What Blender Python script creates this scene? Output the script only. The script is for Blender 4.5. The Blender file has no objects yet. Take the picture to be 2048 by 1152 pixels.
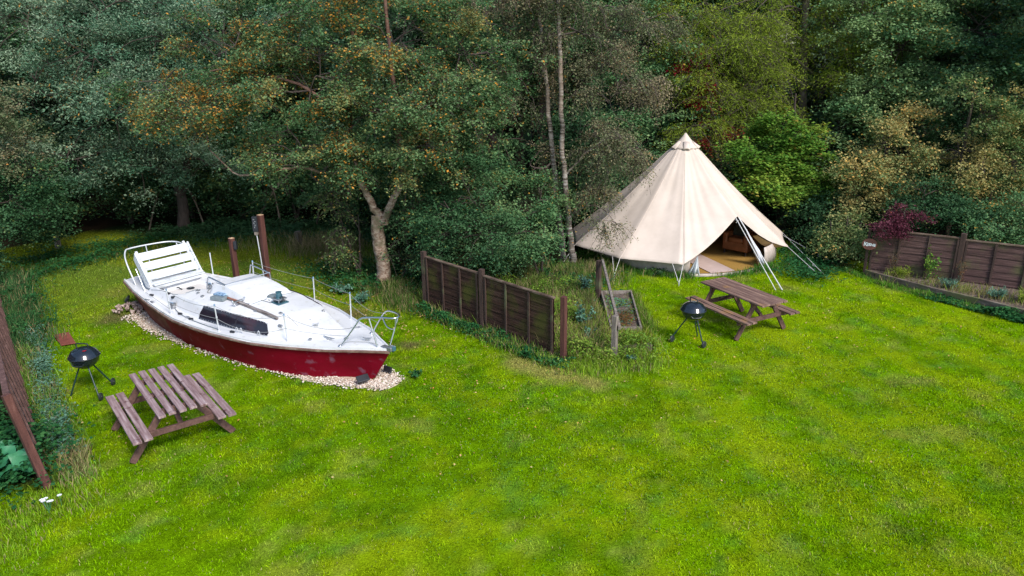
import bpy, math, random
import numpy as np
from mathutils import Vector, Matrix, Quaternion
R = math.radians
random.seed(7)
scene = bpy.context.scene
col = scene.collection

# ------------------------------------------------------------------ camera
CH, CP, CR, CF = 5.603, 0.322, -0.014, 1487.7
cam_d = bpy.data.cameras.new("camera"); cam = bpy.data.objects.new("camera", cam_d); col.objects.link(cam)
cr_, sr_ = math.cos(CR), math.sin(CR)
fwd = Vector((0, math.cos(CP), -math.sin(CP))); up0 = Vector((0, math.sin(CP), math.cos(CP))); rt0 = Vector((1, 0, 0))
rt = rt0 * cr_ + up0 * sr_; up = up0 * cr_ - rt0 * sr_
m3 = Matrix((rt, up, -fwd)).transposed()
cam.matrix_world = Matrix.Translation((0, 0, CH)) @ m3.to_4x4()
cam_d.sensor_width = 36; cam_d.lens = CF / 2048 * 36; cam_d.clip_end = 2000
scene.camera = cam

# ------------------------------------------------------------------ light
world = bpy.data.worlds.new("World"); scene.world = world; world.use_nodes = True
wn = world.node_tree
sky = wn.nodes.new("ShaderNodeTexSky"); sky.sky_type = 'NISHITA'; sky.sun_disc = False
SUN_EL, SUN_AZ = R(44), R(146)          # azimuth clockwise from +y
sky.sun_elevation = SUN_EL; sky.sun_rotation = SUN_AZ
bg = wn.nodes["Background"]; bg.inputs[1].default_value = 0.13
wn.links.new(sky.outputs[0], bg.inputs[0])
sun_d = bpy.data.lights.new("sun", 'SUN'); sun_d.energy = 2.4; sun_d.angle = R(15); sun_d.color = (1, .95, .88)
sun = bpy.data.objects.new("sun", sun_d); col.objects.link(sun)
sd = Vector((math.sin(SUN_AZ) * math.cos(SUN_EL), math.cos(SUN_AZ) * math.cos(SUN_EL), math.sin(SUN_EL)))
sun.rotation_euler = sd.to_track_quat('Z', 'Y').to_euler()
scene.view_settings.view_transform = 'Standard'; scene.view_settings.look = 'None'
scene.view_settings.gamma = 1; scene.view_settings.exposure = 0.92
scene.cycles.max_bounces = 8; scene.cycles.diffuse_bounces = 3; scene.cycles.transmission_bounces = 4

# ------------------------------------------------------------------ helpers
def ray(px, py):
    x = (px - 1024) / CF; y = (py - 576) / CF
    X = cr_ * x + sr_ * y; Y = -sr_ * x + cr_ * y
    return Vector((X, math.cos(CP) - Y * math.sin(CP), -math.sin(CP) - Y * math.cos(CP)))
def at(px, py, z=0.0):
    "point of the place seen at this spot of the photograph, at height z"
    d = ray(px, py); t = (z - CH) / d.z
    return Vector((0, 0, CH)) + d * t

def tag(o, label=None, cat=None, group=None, kind=None):
    if label: o['label'] = label
    if cat: o['category'] = cat
    if group: o['group'] = group
    if kind: o['kind'] = kind
    return o
def empty(name, loc=(0, 0, 0), rz=0):
    o = bpy.data.objects.new(name, None); col.objects.link(o); o.location = loc; o.rotation_euler = (0, 0, rz)
    o.empty_display_size = .2
    return o
def copy_tree(o, parent=None):
    c = o.copy(); col.objects.link(c); c.parent = parent
    for ch in list(o.children): copy_tree(ch, c)
    return c

class MB:
    def __init__(s): s.v = []; s.f = []
    def add(s, vs, fs):
        n = len(s.v); s.v += [tuple(v) for v in vs]; s.f += [tuple(i + n for i in f) for f in fs]; return s
    def box(s, c, size, rot=None):
        c = Vector(c); hx, hy, hz = [q / 2 for q in size]; vs = []
        for x, y, z in ((-1,-1,-1),(1,-1,-1),(1,1,-1),(-1,1,-1),(-1,-1,1),(1,-1,1),(1,1,1),(-1,1,1)):
            p = Vector((x*hx, y*hy, z*hz))
            if rot is not None: p = rot @ p
            vs.append(c + p)
        return s.add(vs, [(3,2,1,0),(4,5,6,7),(0,1,5,4),(1,2,6,5),(2,3,7,6),(3,0,4,7)])
    def bar(s, a, b, w, h, up=(0, 0, 1)):
        "beam a->b, width w across, height h along up"
        a = Vector(a); b = Vector(b); d = (b - a); L = d.length; d.normalize(); u = Vector(up)
        if abs(d.dot(u)) > .98: u = Vector((0, 1, 0))
        y = u.cross(d).normalized(); z = d.cross(y)
        return s.box((a + b) / 2, (L, w, h), Matrix((d, y, z)).transposed())
    def tube(s, pts, rad, n=8, cap=True):
        pts = [Vector(p) for p in pts]; k = len(pts)
        if not hasattr(rad, '__len__'): rad = [rad] * k
        vs = []; fs = []; ref = None
        for i, p in enumerate(pts):
            d = (pts[min(i+1, k-1)] - pts[max(i-1, 0)]).normalized()
            if ref is None:
                ref = d.cross(Vector((0, 0, 1)) if abs(d.z) < .9 else Vector((1, 0, 0))).normalized()
            ref = (ref - d * ref.dot(d)).normalized(); b = d.cross(ref)
            for j in range(n):
                a = 2 * math.pi * j / n
                vs.append(p + (ref * math.cos(a) + b * math.sin(a)) * rad[i])
        for i in range(k - 1):
            for j in range(n):
                fs.append((i*n+j, i*n+(j+1) % n, (i+1)*n+(j+1) % n, (i+1)*n+j))
        if cap: fs.append(tuple(range(n-1, -1, -1))); fs.append(tuple((k-1)*n+j for j in range(n)))
        return s.add(vs, fs)
    def lathe(s, prof, c=(0, 0, 0), n=32, sx=1, sy=1, rot=None):
        vs = []; fs = []; k = len(prof); c = Vector(c)
        for r, z in prof:
            for j in range(n):
                a = 2*math.pi*j/n; p = Vector((r*math.cos(a)*sx, r*math.sin(a)*sy, z))
                if rot is not None: p = rot @ p
                vs.append(c + p)
        for i in range(k-1):
            for j in range(n):
                fs.append((i*n+j, i*n+(j+1) % n, (i+1)*n+(j+1) % n, (i+1)*n+j))
        fs.append(tuple(range(n-1, -1, -1))); fs.append(tuple((k-1)*n+j for j in range(n)))
        return s.add(vs, fs)
    def grid(s, rows):
        n = len(rows[0]); vs = [p for r in rows for p in r]
        fs = [(i*n+j, i*n+j+1, (i+1)*n+j+1, (i+1)*n+j) for i in range(len(rows)-1) for j in range(n-1)]
        return s.add(vs, fs)
    def build(s, name, mat, parent=None, bevel=0, smooth=None, solid=0, loc=None):
        me = bpy.data.meshes.new(name); me.from_pydata(s.v, [], s.f); me.materials.append(mat)
        if smooth is not None:
            me.shade_smooth(); me.set_sharp_from_angle(angle=R(smooth))
        me.update()
        o = bpy.data.objects.new(name, me); col.objects.link(o)
        if parent: o.parent = parent
        if loc is not None: o.location = loc
        if solid:
            q = o.modifiers.new("s", 'SOLIDIFY'); q.thickness = solid; q.offset = 0
        if bevel:
            q = o.modifiers.new("b", 'BEVEL'); q.width = bevel; q.segments = 2; q.limit_method = 'ANGLE'; q.angle_limit = R(40)
        return o

def catmull(pts, k=6):
    pts = [Vector(p) for p in pts]; out = []
    P = [pts[0]*2-pts[1]] + pts + [pts[-1]*2-pts[-2]]
    for i in range(1, len(P)-2):
        for j in range(k):
            t = j/k; a, b, c, d = P[i-1], P[i], P[i+1], P[i+2]
            out.append(.5*((2*b)+(c-a)*t+(2*a-5*b+4*c-d)*t*t+(3*b-a-3*c+d)*t**3))
    out.append(pts[-1]); return out
def interp(x, xs, ys): return float(np.interp(x, xs, ys))
def sst(a, b, x):
    t = min(max((x-a)/(b-a), 0), 1); return t*t*(3-2*t)

# ------------------------------------------------------------------ materials
def newmat(name):
    m = bpy.data.materials.new(name); m.use_nodes = True; return m, m.node_tree, m.node_tree.nodes["Principled BSDF"]
def mat_noise(name, stops, rough=.7, scale=(5, 5, 5), nscale=1, detail=6, bump=0, bscale=40, metal=0, spec=.5, distort=0, coat=0, second=None, coord='Object'):
    m, nt, p = newmat(name); N = nt.nodes; L = nt.links
    tc = N.new("ShaderNodeTexCoord"); mp = N.new("ShaderNodeMapping"); mp.inputs['Scale'].default_value = scale
    L.new(tc.outputs[coord], mp.inputs[0])
    no = N.new("ShaderNodeTexNoise"); no.inputs['Scale'].default_value = nscale; no.inputs['Detail'].default_value = detail; no.inputs['Roughness'].default_value = .62
    no.inputs['Distortion'].default_value = distort
    L.new(mp.outputs[0], no.inputs['Vector'])
    cr = N.new("ShaderNodeValToRGB"); e = cr.color_ramp.elements
    while len(e) < len(stops): e.new(.5)
    for k, (pos, c) in enumerate(stops): e[k].position = pos; e[k].color = (*c, 1)
    L.new(no.outputs[0], cr.inputs[0]); out = cr.outputs[0]
    if second:
        c2, sc2, lo, hi = second
        n2 = N.new("ShaderNodeTexNoise"); n2.inputs['Scale'].default_value = sc2; n2.inputs['Detail'].default_value = 5
        L.new(tc.outputs[coord], n2.inputs['Vector'])
        mr = N.new("ShaderNodeMapRange"); mr.inputs[1].default_value = lo; mr.inputs[2].default_value = hi
        L.new(n2.outputs[0], mr.inputs[0])
        mx = N.new("ShaderNodeMix"); mx.data_type = 'RGBA'; L.new(mr.outputs[0], mx.inputs[0]); L.new(out, mx.inputs[6]); mx.inputs[7].default_value = (*c2, 1)
        out = mx.outputs[2]
    L.new(out, p.inputs['Base Color'])
    p.inputs['Roughness'].default_value = rough; p.inputs['Metallic'].default_value = metal
    p.inputs['Specular IOR Level'].default_value = spec; p.inputs['Coat Weight'].default_value = coat
    if bump:
        b = N.new("ShaderNodeBump"); b.inputs['Strength'].default_value = bump; b.inputs['Distance'].default_value = .01
        nb = N.new("ShaderNodeTexNoise"); nb.inputs['Scale'].default_value = bscale; nb.inputs['Detail'].default_value = 5
        L.new(mp.outputs[0] if bscale < 8 else tc.outputs[coord], nb.inputs['Vector']); L.new(nb.outputs[0], b.inputs['Height']); L.new(b.outputs[0], p.inputs['Normal'])
    return m
def g3(*a): return [tuple(x) for x in a]
M = {}
M['table_wood'] = mat_noise('weathered_table_wood', [(.3, (.085, .042, .04)), (.5, (.17, .10, .10)), (.68, (.30, .21, .205))], .75, (1.5, 22, 22), 1.2, bump=.5, bscale=6, second=((.36, .31, .29), 14, .6, .75))
M['table_wood_pale'] = mat_noise('sun_bleached_table_wood', [(.3, (.13, .075, .075)), (.5, (.25, .165, .165)), (.68, (.40, .31, .31))], .75, (1.5, 22, 22), 1.2, bump=.5, bscale=6, second=((.10, .045, .045), 9, .58, .72))
M['table_wood_gold'] = mat_noise('golden_brown_table_wood', [(.3, (.07, .035, .03)), (.5, (.16, .09, .07)), (.66, (.30, .19, .14))], .72, (1.5, 22, 22), 1.2, bump=.5, bscale=6, second=((.32, .17, .06), 2.2, .56, .70))
M['table_frame'] = mat_noise('dark_stained_table_frame', [(.3, (.05, .022, .018)), (.6, (.12, .06, .05)), (.75, (.19, .11, .10))], .75, (6, 6, 6), 2, bump=.4)
M['fence_board'] = mat_noise('brown_fence_board', [(.3, (.020, .010, .007)), (.5, (.052, .026, .019)), (.7, (.10, .056, .042))], .85, (1.2, 1.2, 26), 1.4, bump=.6, bscale=5, spec=.15, second=((.070, .066, .016), 1.9, .48, .66))
M['rail_brown'] = mat_noise('fence_capping', [(.3, (.05, .032, .025)), (.5, (.11, .075, .055)), (.7, (.20, .15, .115))], .85, (3, 3, 20), 1.4, bump=.4, spec=.15)
M['fence_red'] = mat_noise('reddish_fence_board', [(.3, (.030, .014, .012)), (.5, (.070, .033, .029)), (.7, (.14, .078, .072))], .85, (1.2, 1.2, 26), 1.4, bump=.6, bscale=5, second=((.085, .08, .03), 1.6, .50, .66))
M['fence_post'] = mat_noise('fence_post_wood', [(.3, (.025, .013, .010)), (.6, (.060, .032, .025)), (.75, (.12, .08, .06))], .85, (18, 18, 1.5), 1.2, bump=.5, second=((.08, .085, .04), 3, .56, .7))
M['post_red'] = mat_noise('red_brown_post_wood', [(.3, (.05, .014, .010)), (.6, (.095, .032, .024)), (.75, (.16, .07, .055))], .8, (18, 18, 1.5), 1.2, bump=.5)
M['post_end'] = mat_noise('sawn_post_end', [(.3, (.4, .24, .13)), (.7, (.6, .42, .27))], .8, (20, 20, 20))
M['grey_wood'] = mat_noise('grey_weathered_wood', [(.3, (.08, .06, .05)), (.5, (.17, .14, .12)), (.7, (.30, .26, .23))], .85, (20, 20, 3), 1.2, bump=.5)
M['pole_wood'] = mat_noise('split_pole_wood', [(.35, (.08, .06, .055)), (.5, (.2, .17, .16)), (.65, (.38, .35, .34))], .85, (2, 30, 30), 1.2, bump=.5)
M['varnish'] = mat_noise('varnished_wood', [(.3, (.2, .07, .04)), (.7, (.36, .16, .10))], .4, (2, 20, 20), 1.2)
M['deck'] = mat_noise('white_glassfibre', [(.3, (.60, .61, .63)), (.6, (.70, .70, .71))], .33, (1, 1, 1), 1.5, bump=.03, second=((.46, .44, .38), 9, .58, .80))
M['cockpit'] = mat_noise('beige_cockpit_floor', [(.3, (.52, .49, .47)), (.7, (.63, .60, .57))], .6, (1, 1, 1), 3)
M['hull'] = mat_noise('dark_red_hull_paint', [(.3, (.15, .0015, .008)), (.55, (.205, .002, .015)), (.7, (.25, .010, .03))], .6, (.7, .7, 1.4), 2.2, detail=8, bump=.05, spec=.08, second=((.24, .11, .17), 5.5, .60, .80))
M['hull_aft'] = mat_noise('rusty_brown_hull_paint', [(.3, (.15, .015, .015)), (.5, (.17, .04, .03)), (.7, (.24, .10, .08))], .7, (1, 1, 2), 5, detail=8, spec=.15)
M['rub'] = mat_noise('weathered_rubbing_strip', [(.35, (.09, .045, .035)), (.55, (.19, .12, .09)), (.7, (.28, .22, .18))], .6, (3, 3, 3), 2)
M['steel'] = mat_noise('stainless_steel', [(.3, (.5, .52, .55)), (.7, (.72, .74, .77))], .28, (4, 4, 4), metal=1)
M['galv'] = mat_noise('white_coated_tube', [(.3, (.5, .52, .55)), (.7, (.68, .70, .73))], .4, (4, 4, 4), metal=.3)
M['wire'] = mat_noise('dull_wire', [(.3, (.25, .25, .24)), (.7, (.4, .4, .38))], .5, metal=.4)
M['panel_white'] = mat_noise('white_painted_slats', [(.36, (.36, .38, .39)), (.48, (.58, .61, .64)), (.7, (.66, .68, .71))], .6, (14, 2, 14), 1.5, bump=.2)
M['window'] = mat_noise('dark_tinted_window', [(.3, (.012, .012, .02)), (.55, (.018, .014, .022)), (.7, (.07, .02, .025))], .12, (.5, .5, .5), 1.2)
M['black'] = mat_noise('black_plastic', [(.3, (.012, .014, .018)), (.7, (.03, .033, .04))], .35, (5, 5, 5))
M['enamel'] = mat_noise('black_enamel', [(.3, (.006, .009, .014)), (.7, (.012, .018, .026))], .13, (3, 3, 3), coat=.6)
M['enamel2'] = mat_noise('dusty_black_enamel', [(.3, (.008, .012, .016)), (.7, (.03, .035, .04))], .3, (9, 9, 9))
M['leg_green'] = mat_noise('dark_painted_steel_leg', [(.3, (.01, .03, .03)), (.7, (.02, .05, .048))], .35, (9, 9, 9))
M['blue'] = mat_noise('blue_plastic', [(.4, (.01, .06, .16)), (.6, (.3, .45, .6))], .4, (12, 12, 12), 2)
M['teal'] = mat_noise('green_blue_metal', [(.4, (.02, .07, .10)), (.6, (.05, .13, .16))], .35, (9, 9, 9))
M['alu'] = mat_noise('dull_aluminium', [(.3, (.3, .31, .33)), (.7, (.5, .51, .53))], .4, (9, 9, 9), metal=.8)
M['canvas'] = mat_noise('cream_canvas', [(.3, (.51, .43, .37)), (.7, (.60, .51, .445))], .9, (1, 1, 1), 1.6, bump=.35, bscale=3, spec=.12, second=((.50, .42, .36), 3.5, .6, .85))
M['canvas_lit'] = mat_noise('amber_lit_canvas', [(.3, (.42, .25, .10)), (.7, (.50, .31, .14))], .9, (1, 1, 1), 3, spec=.1)  # amber of light coming through the canvas, put into the colour
M['wall'] = mat_noise('darker_canvas_wall', [(.3, (.36, .30, .26)), (.6, (.50, .43, .38))], .9, (2, 2, 2), 2, bump=.2, spec=.1)  # darker cream than the roof canvas
M['curtain'] = mat_noise('white_door_canvas', [(.3, (.60, .61, .66)), (.7, (.74, .75, .80))], .9, (5, 5, 5), spec=.1)
M['mat'] = mat_noise('straw_matting', [(.3, (.24, .13, .02)), (.7, (.36, .21, .04))], .9, (30, 30, 1), 1)
M['rug'] = mat_noise('pale_pink_rug', [(.3, (.42, .31, .27)), (.7, (.55, .42, .38))], .95, (6, 30, 1), 1)
M['leather'] = mat_noise('brown_leather', [(.3, (.14, .045, .015)), (.7, (.26, .09, .035))], .45, (6, 6, 6), bump=.2)
M['darkcushion'] = mat_noise('dark_cushion_fabric', [(.3, (.02, .02, .015)), (.7, (.05, .05, .03))], .9, (9, 9, 9))
M['redcloth'] = mat_noise('red_cloth', [(.3, (.25, .01, .02)), (.7, (.4, .02, .04))], .9, (9, 9, 9))
M['slab'] = mat_noise('rusty_metal_plate', [(.3, (.12, .028, .018)), (.7, (.22, .06, .04))], .8, (6, 6, 6))
M['soil'] = mat_noise('dark_soil', [(.3, (.035, .022, .014)), (.5, (.09, .06, .045)), (.65, (.2, .16, .13))], .95, (14, 14, 14), 1.5, bump=.8)
M['bark'] = mat_noise('brown_bark', [(.3, (.05, .035, .025)), (.5, (.11, .085, .06)), (.7, (.19, .16, .12))], .9, (3, 3, 1), 5, bump=.8, bscale=18)
M['bark_dark'] = mat_noise('dark_bark', [(.3, (.02, .014, .01)), (.7, (.07, .05, .04))], .9, (3, 3, 1), 5, bump=.8, bscale=18)
M['bark_pale'] = mat_noise('peeling_pale_bark', [(.34, (.07, .035, .022)), (.46, (.20, .13, .09)), (.6, (.34, .27, .21))], .85, (3, 3, 5), 3.2, detail=9, distort=.6, bump=1.0, bscale=11, second=((.10, .085, .045), 3.2, .50, .66))
M['bark_birch'] = mat_noise('white_birch_bark', [(.40, (.045, .033, .026)), (.5, (.20, .16, .13)), (.64, (.42, .38, .35))], .8, (1.5, 1.5, 9), 2.0, detail=8, bump=.6, bscale=14, second=((.22, .16, .12), 1.2, .5, .62))
M['sign'] = mat_noise('brown_sign_board', [(.3, (.13, .04, .025)), (.7, (.18, .06, .04))], .6, (9, 9, 9))
M['white'] = mat_noise('white_paint', [(.3, (.78, .78, .78)), (.7, (.85, .85, .85))], .5, (9, 9, 9))
M['redmark'] = mat_noise('red_vent_disc', [(.3, (.25, .01, .02)), (.7, (.3, .02, .03))], .5)
M['rope'] = mat_noise('white_rope', [(.3, (.55, .54, .52)), (.7, (.72, .71, .69))], .8, (60, 60, 60))
M['petal'] = mat_noise('white_petal', [(.3, (.75, .75, .75)), (.7, (.85, .85, .85))], .7)
M['sleeper'] = mat_noise('timber_edging', [(.3, (.06, .045, .035)), (.5, (.12, .09, .07)), (.7, (.22, .18, .14))], .85, (3, 3, 20), 1.2, bump=.5, second=((.09, .10, .03), 2, .5, .66))

M['twig'] = mat_noise('dark_twig_bark', [(.3, (.035, .024, .020)), (.7, (.10, .075, .065))], .9, (3, 3, 3), 3)
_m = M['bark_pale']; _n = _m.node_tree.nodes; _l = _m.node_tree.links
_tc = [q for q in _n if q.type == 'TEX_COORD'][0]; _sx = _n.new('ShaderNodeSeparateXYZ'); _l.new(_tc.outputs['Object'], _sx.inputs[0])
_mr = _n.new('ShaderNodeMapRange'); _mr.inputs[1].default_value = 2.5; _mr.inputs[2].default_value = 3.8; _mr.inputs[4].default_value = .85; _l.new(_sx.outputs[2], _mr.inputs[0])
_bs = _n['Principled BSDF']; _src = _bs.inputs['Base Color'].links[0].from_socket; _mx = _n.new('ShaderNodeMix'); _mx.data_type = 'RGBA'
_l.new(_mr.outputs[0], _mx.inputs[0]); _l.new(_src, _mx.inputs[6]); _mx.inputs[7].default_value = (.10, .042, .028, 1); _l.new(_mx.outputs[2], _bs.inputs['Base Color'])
def leafmat(name, ramp, trans=.28, rough=.42, spec=.35):
    trans += .04; rough += .10; spec *= .30
    m, nt, p = newmat(name); N = nt.nodes; L = nt.links
    a = N.new("ShaderNodeAttribute"); a.attribute_name = 'tint'
    cr = N.new("ShaderNodeValToRGB"); e = cr.color_ramp.elements
    while len(e) < len(ramp): e.new(.5)
    for k, (pos, c) in enumerate(ramp): e[k].position = pos; e[k].color = (*c, 1)
    L.new(a.outputs['Fac'], cr.inputs[0])
    L.new(cr.outputs[0], p.inputs['Base Color']); p.inputs['Roughness'].default_value = rough; p.inputs['Specular IOR Level'].default_value = spec
    t = N.new("ShaderNodeBsdfTranslucent"); L.new(cr.outputs[0], t.inputs[0])
    mx = N.new("ShaderNodeMixShader"); mx.inputs[0].default_value = trans
    L.new(p.outputs[0], mx.inputs[1]); L.new(t.outputs[0], mx.inputs[2]); L.new(mx.outputs[0], N["Material Output"].inputs[0])
    return m
# tint 0..0.8 = leaf variation plus painted clump highlights and lighter tops, above 0.8 = autumn leaves
LM = {
 'willow': leafmat('grey_green_leaf', [(0, (.032, .100, .052)), (.4, (.085, .185, .105)), (.78, (.28, .38, .25)), (.84, (.30, .18, .05)), (1, (.42, .2, .04))], .25, .38, .5),
 'alder':  leafmat('mixed_autumn_leaf', [(0, (0.041, 0.107, 0.033)), (.35, (0.079, 0.170, 0.068)), (.62, (0.159, 0.242, 0.101)), (.76, (0.316, 0.297, 0.101)), (.84, (.46, .25, .06)), (1, (.62, .27, .035))], .3, .42, .4),
 'teal':   leafmat('blue_green_leaf', [(0, (0.029, 0.095, 0.034)), (.5, (0.090, 0.196, 0.078)), (.78, (0.224, 0.336, 0.134)), (.84, (0.358, 0.269, 0.067)), (1, (0.538, 0.314, 0.056))], .25, .4, .42),
 'birch':  leafmat('dry_birch_leaf', [(0, (.05, .09, .035)), (.3, (.10, .14, .06)), (.6, (.19, .20, .11)), (.8, (.29, .23, .14)), (1, (.46, .22, .06))], .25, .5, .35),
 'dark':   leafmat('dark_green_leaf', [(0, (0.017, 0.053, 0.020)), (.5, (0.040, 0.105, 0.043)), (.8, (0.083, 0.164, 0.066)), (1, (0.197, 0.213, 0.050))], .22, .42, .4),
 'maple':  leafmat('bright_green_leaf', [(0, (.05, .15, .025)), (.4, (.105, .24, .035)), (.75, (.24, .36, .05)), (.85, (.36, .34, .07)), (1, (.42, .28, .06))], .32, .42, .35),
 'yellowed': leafmat('yellowing_leaf', [(0, (0.050, 0.116, 0.033)), (.4, (0.116, 0.197, 0.066)), (.65, (0.263, 0.296, 0.116)), (.8, (0.493, 0.395, 0.149)), (1, (0.757, 0.444, 0.116))], .3, .45, .38),
 'larch':  leafmat('yellow_green_needle', [(0, (0.095, 0.154, 0.018)), (.5, (0.224, 0.309, 0.030)), (1, (0.429, 0.482, 0.061))], .3, .5, .3),
 'purple': leafmat('dark_purple_leaf', [(0, (.035, .010, .016)), (.5, (.10, .022, .040)), (.85, (.18, .06, .085)), (1, (.22, .05, .03))], .25, .45, .35),
 'red':    leafmat('red_leaf', [(0, (.12, .008, .012)), (.5, (.28, .012, .03)), (1, (.38, .04, .05))], .3, .45, .3),
 'ivy':    leafmat('glossy_ground_leaf', [(0, (.010, .055, .016)), (.5, (.022, .10, .030)), (.8, (.06, .17, .05)), (1, (.16, .22, .05))], .2, .35, .4),
 'weed':   leafmat('weed_leaf', [(0, (.06, .13, .02)), (.4, (.13, .24, .03)), (.7, (.25, .34, .05)), (.85, (.30, .27, .10)), (1, (.42, .32, .18))], .25, .5, .25),
 'bluegreen': leafmat('silvery_leaf', [(0, (.04, .12, .07)), (.5, (.10, .22, .15)), (1, (.22, .34, .26))], .2, .5, .3),
 'heather': leafmat('rusty_low_plant', [(0, (.06, .05, .02)), (.5, (.16, .08, .03)), (1, (.28, .13, .06))], .2, .6, .2),
}

# ------------------------------------------------------------------ numpy noise
_rt = np.random.RandomState(3).rand(256, 256)
def vn(x, y, s, seed=0):
    x = x / s + seed * 17.3; y = y / s + seed * 9.7
    xi = np.floor(x).astype(int); yi = np.floor(y).astype(int); fx = x - xi; fy = y - yi
    fx = fx*fx*(3-2*fx); fy = fy*fy*(3-2*fy)
    a = _rt[xi % 256, yi % 256]; b = _rt[(xi+1) % 256, yi % 256]; c = _rt[xi % 256, (yi+1) % 256]; d = _rt[(xi+1) % 256, (yi+1) % 256]
    return (a*(1-fx)+b*fx)*(1-fy)+(c*(1-fx)+d*fx)*fy
def fbm(x, y, s, seed=0, o=4):
    r = 0; a = .5; t = 0
    for k in range(o): r = r + a*vn(x, y, s/2**k, seed+k); t += a; a *= .55
    return r / t
def nsst(a, b, x): t = np.clip((x-a)/(b-a), 0, 1); return t*t*(3-2*t)
def segdist(x, y, a, b):
    ax, ay = a; bx, by = b; dx, dy = bx-ax, by-ay; L = dx*dx+dy*dy
    t = np.clip(((x-ax)*dx+(y-ay)*dy)/L, 0, 1)
    return np.hypot(x-ax-t*dx, y-ay-t*dy)

BOW = Vector((-2.06, 11.555, 0)); BAX = Vector((-.79294, .60926, 0)); BNX = Vector((-.60926, -.79294, 0))
BOAT_RZ = math.atan2(BAX.y, BAX.x)
def boat_local(x, y):
    dx = x-BOW.x; dy = y-BOW.y
    return dx*BAX.x+dy*BAX.y, dx*BNX.x+dy*BNX.y
HB_S = [0, .25, .5, 1, 1.9, 2.5, 3.5, 4.2, 4.7, 5.4, 6.2, 7, 7.85]
HB_B = [.02, .15, .27, .54, .85, 1.03, 1.15, 1.18, 1.18, 1.09, .95, .79, .56]
def halfb(s): return np.interp(s, HB_S, HB_B)
TENT = Vector((4.75, 20.05, 0))
edge_x = [-30, -16, -13.5, -8, -4, -3.0, -1.9, -.6, .6, 1.5, 2.0, 2.4, 7.6, 8.3, 9, 30]
edge_y = [18, 20, 23.0, 22.6, 21.2, 18.5, 16.2, 15.4, 14.8, 15.6, 18.0, 22.5, 22.5, 19.2, 18.4, 18.4]
def lawn_mask(x, y):
    e = np.interp(x, edge_x, edge_y) + (fbm(x, y, 1.2, 5)-.5)*1.2
    m = 1 - nsst(-.35, .35, y-e)
    lf = (x - (-6.24))*(.807) + (y-8.63)*(.59)       # left fence line, lawn on the right of it
    m = m*np.maximum(nsst(-.1, .35, lf + (fbm(x, y, .8, 8)-.5)*.5), nsst(8.9, 8.4, y))
    return m
def ground_col(x, y):
    "colour of the turf and soil at a place, with some shade painted in"
    n1 = fbm(x, y, 3.2, 1); n2 = fbm(x, y, 1.0, 2); n3 = fbm(x, y, .35, 3, 3); n4 = fbm(x*1.0, y*1.0, 5.5, 11, 2)
    base = np.stack([.150+0*x, .285+0*x, .002+0*x], -1)
    yel = np.array([.275, .375, .006]); dk = np.array([.082, .180, .003]); teal = np.array([.11, .25, .030]); dry = np.array([.38, .33, .10]); soil = np.array([.13, .085, .055])
    def mix(c, d, f): f = np.clip(f, 0, 1)[..., None]; return c*(1-f)+d*f
    c = mix(base, yel, nsst(.44, .70, n1*.3+n2*.35+n3*.35)*.8)
    c = mix(c, dk, nsst(.48, .70, fbm(x, y, .7, 21, 5)) * .65)
    c = mix(c, teal, nsst(.60, .74, fbm(x, y, .3, 31))*.5)
    c = mix(c, dk, nsst(3.5, -3, x-.3*(y-10))*(.10+.45*n2)*nsst(7.2, 9, y))  # left half darkened: shade around boat and table painted into the turf
    c = mix(c, dry, nsst(.62, .82, fbm(x, y, .38, 47, 3))*.25)
    c = c*(.80+.80*fbm(x, y, .16, 63, 2))[..., None]  # small dark spots painted as shaded gaps between tufts
    c = mix(c, yel*1.05, nsst(.50, .72, n3)*.45)
    # light mowing stripes fanning over the right lawn
    st = np.sin((x*.80+y*.30)*2*np.pi/1.15 + n4*2.5)
    c = mix(c, yel*1.12, nsst(.0, .9, st)*nsst(0, 2.5, x-1)*(.25+.55*n2))
    c = mix(c, dry, nsst(.66, .78, fbm(x, y, .6, 41))*.28)
    d = segdist(x, y, (.1, 12.4), (1.3, 11.6)); c = mix(c, dry, nsst(.42, .02, d+(n2-.5)*.7+(n3-.5)*.5)*.8)
    for (px, py, r, k) in ((-2.0, 13.4, .35, 1), (-3.5, 15.3, .5, .8), (-6.5, 9.6, .3, 0), (-9.5, 17.0, .5, .3), (-11.5, 20.5, .7, .4), (-5.2, 19.4, .6, .5), (5.6, 17.2, .35, .6), (9.0, 16.4, .4, 0), (6.4, 16.6, .45, 0), (8.2, 18.3, .6, 1), (-7.2, 9.3, .35, 0), (-8.6, 15.3, .5, .7), (10, 13.1, .3, .2)):
        dd = np.hypot(x-px, y-py); c = mix(c, soil*1.3 if k > .6 else dry*.9, nsst(r*1.25, r*.2, dd+(n2-.5)*.8*r*2)*(.8 if k > .6 else .5))
    # browner, thinner turf behind the boat, its colour lightened against the tree shade
    b = nsst(13.5, 19, y)*nsst(2, -1, x)
    c = mix(c, np.array([.27, .27, .03]), b*(.4+.5*n2)); c = mix(c, np.array([.09, .20, .03]), b*nsst(.5, .66, n1)*.6)
    lm = lawn_mask(x, y)
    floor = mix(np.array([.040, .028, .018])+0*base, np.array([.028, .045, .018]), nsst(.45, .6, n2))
    return mix(floor, c, lm), lm

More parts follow.
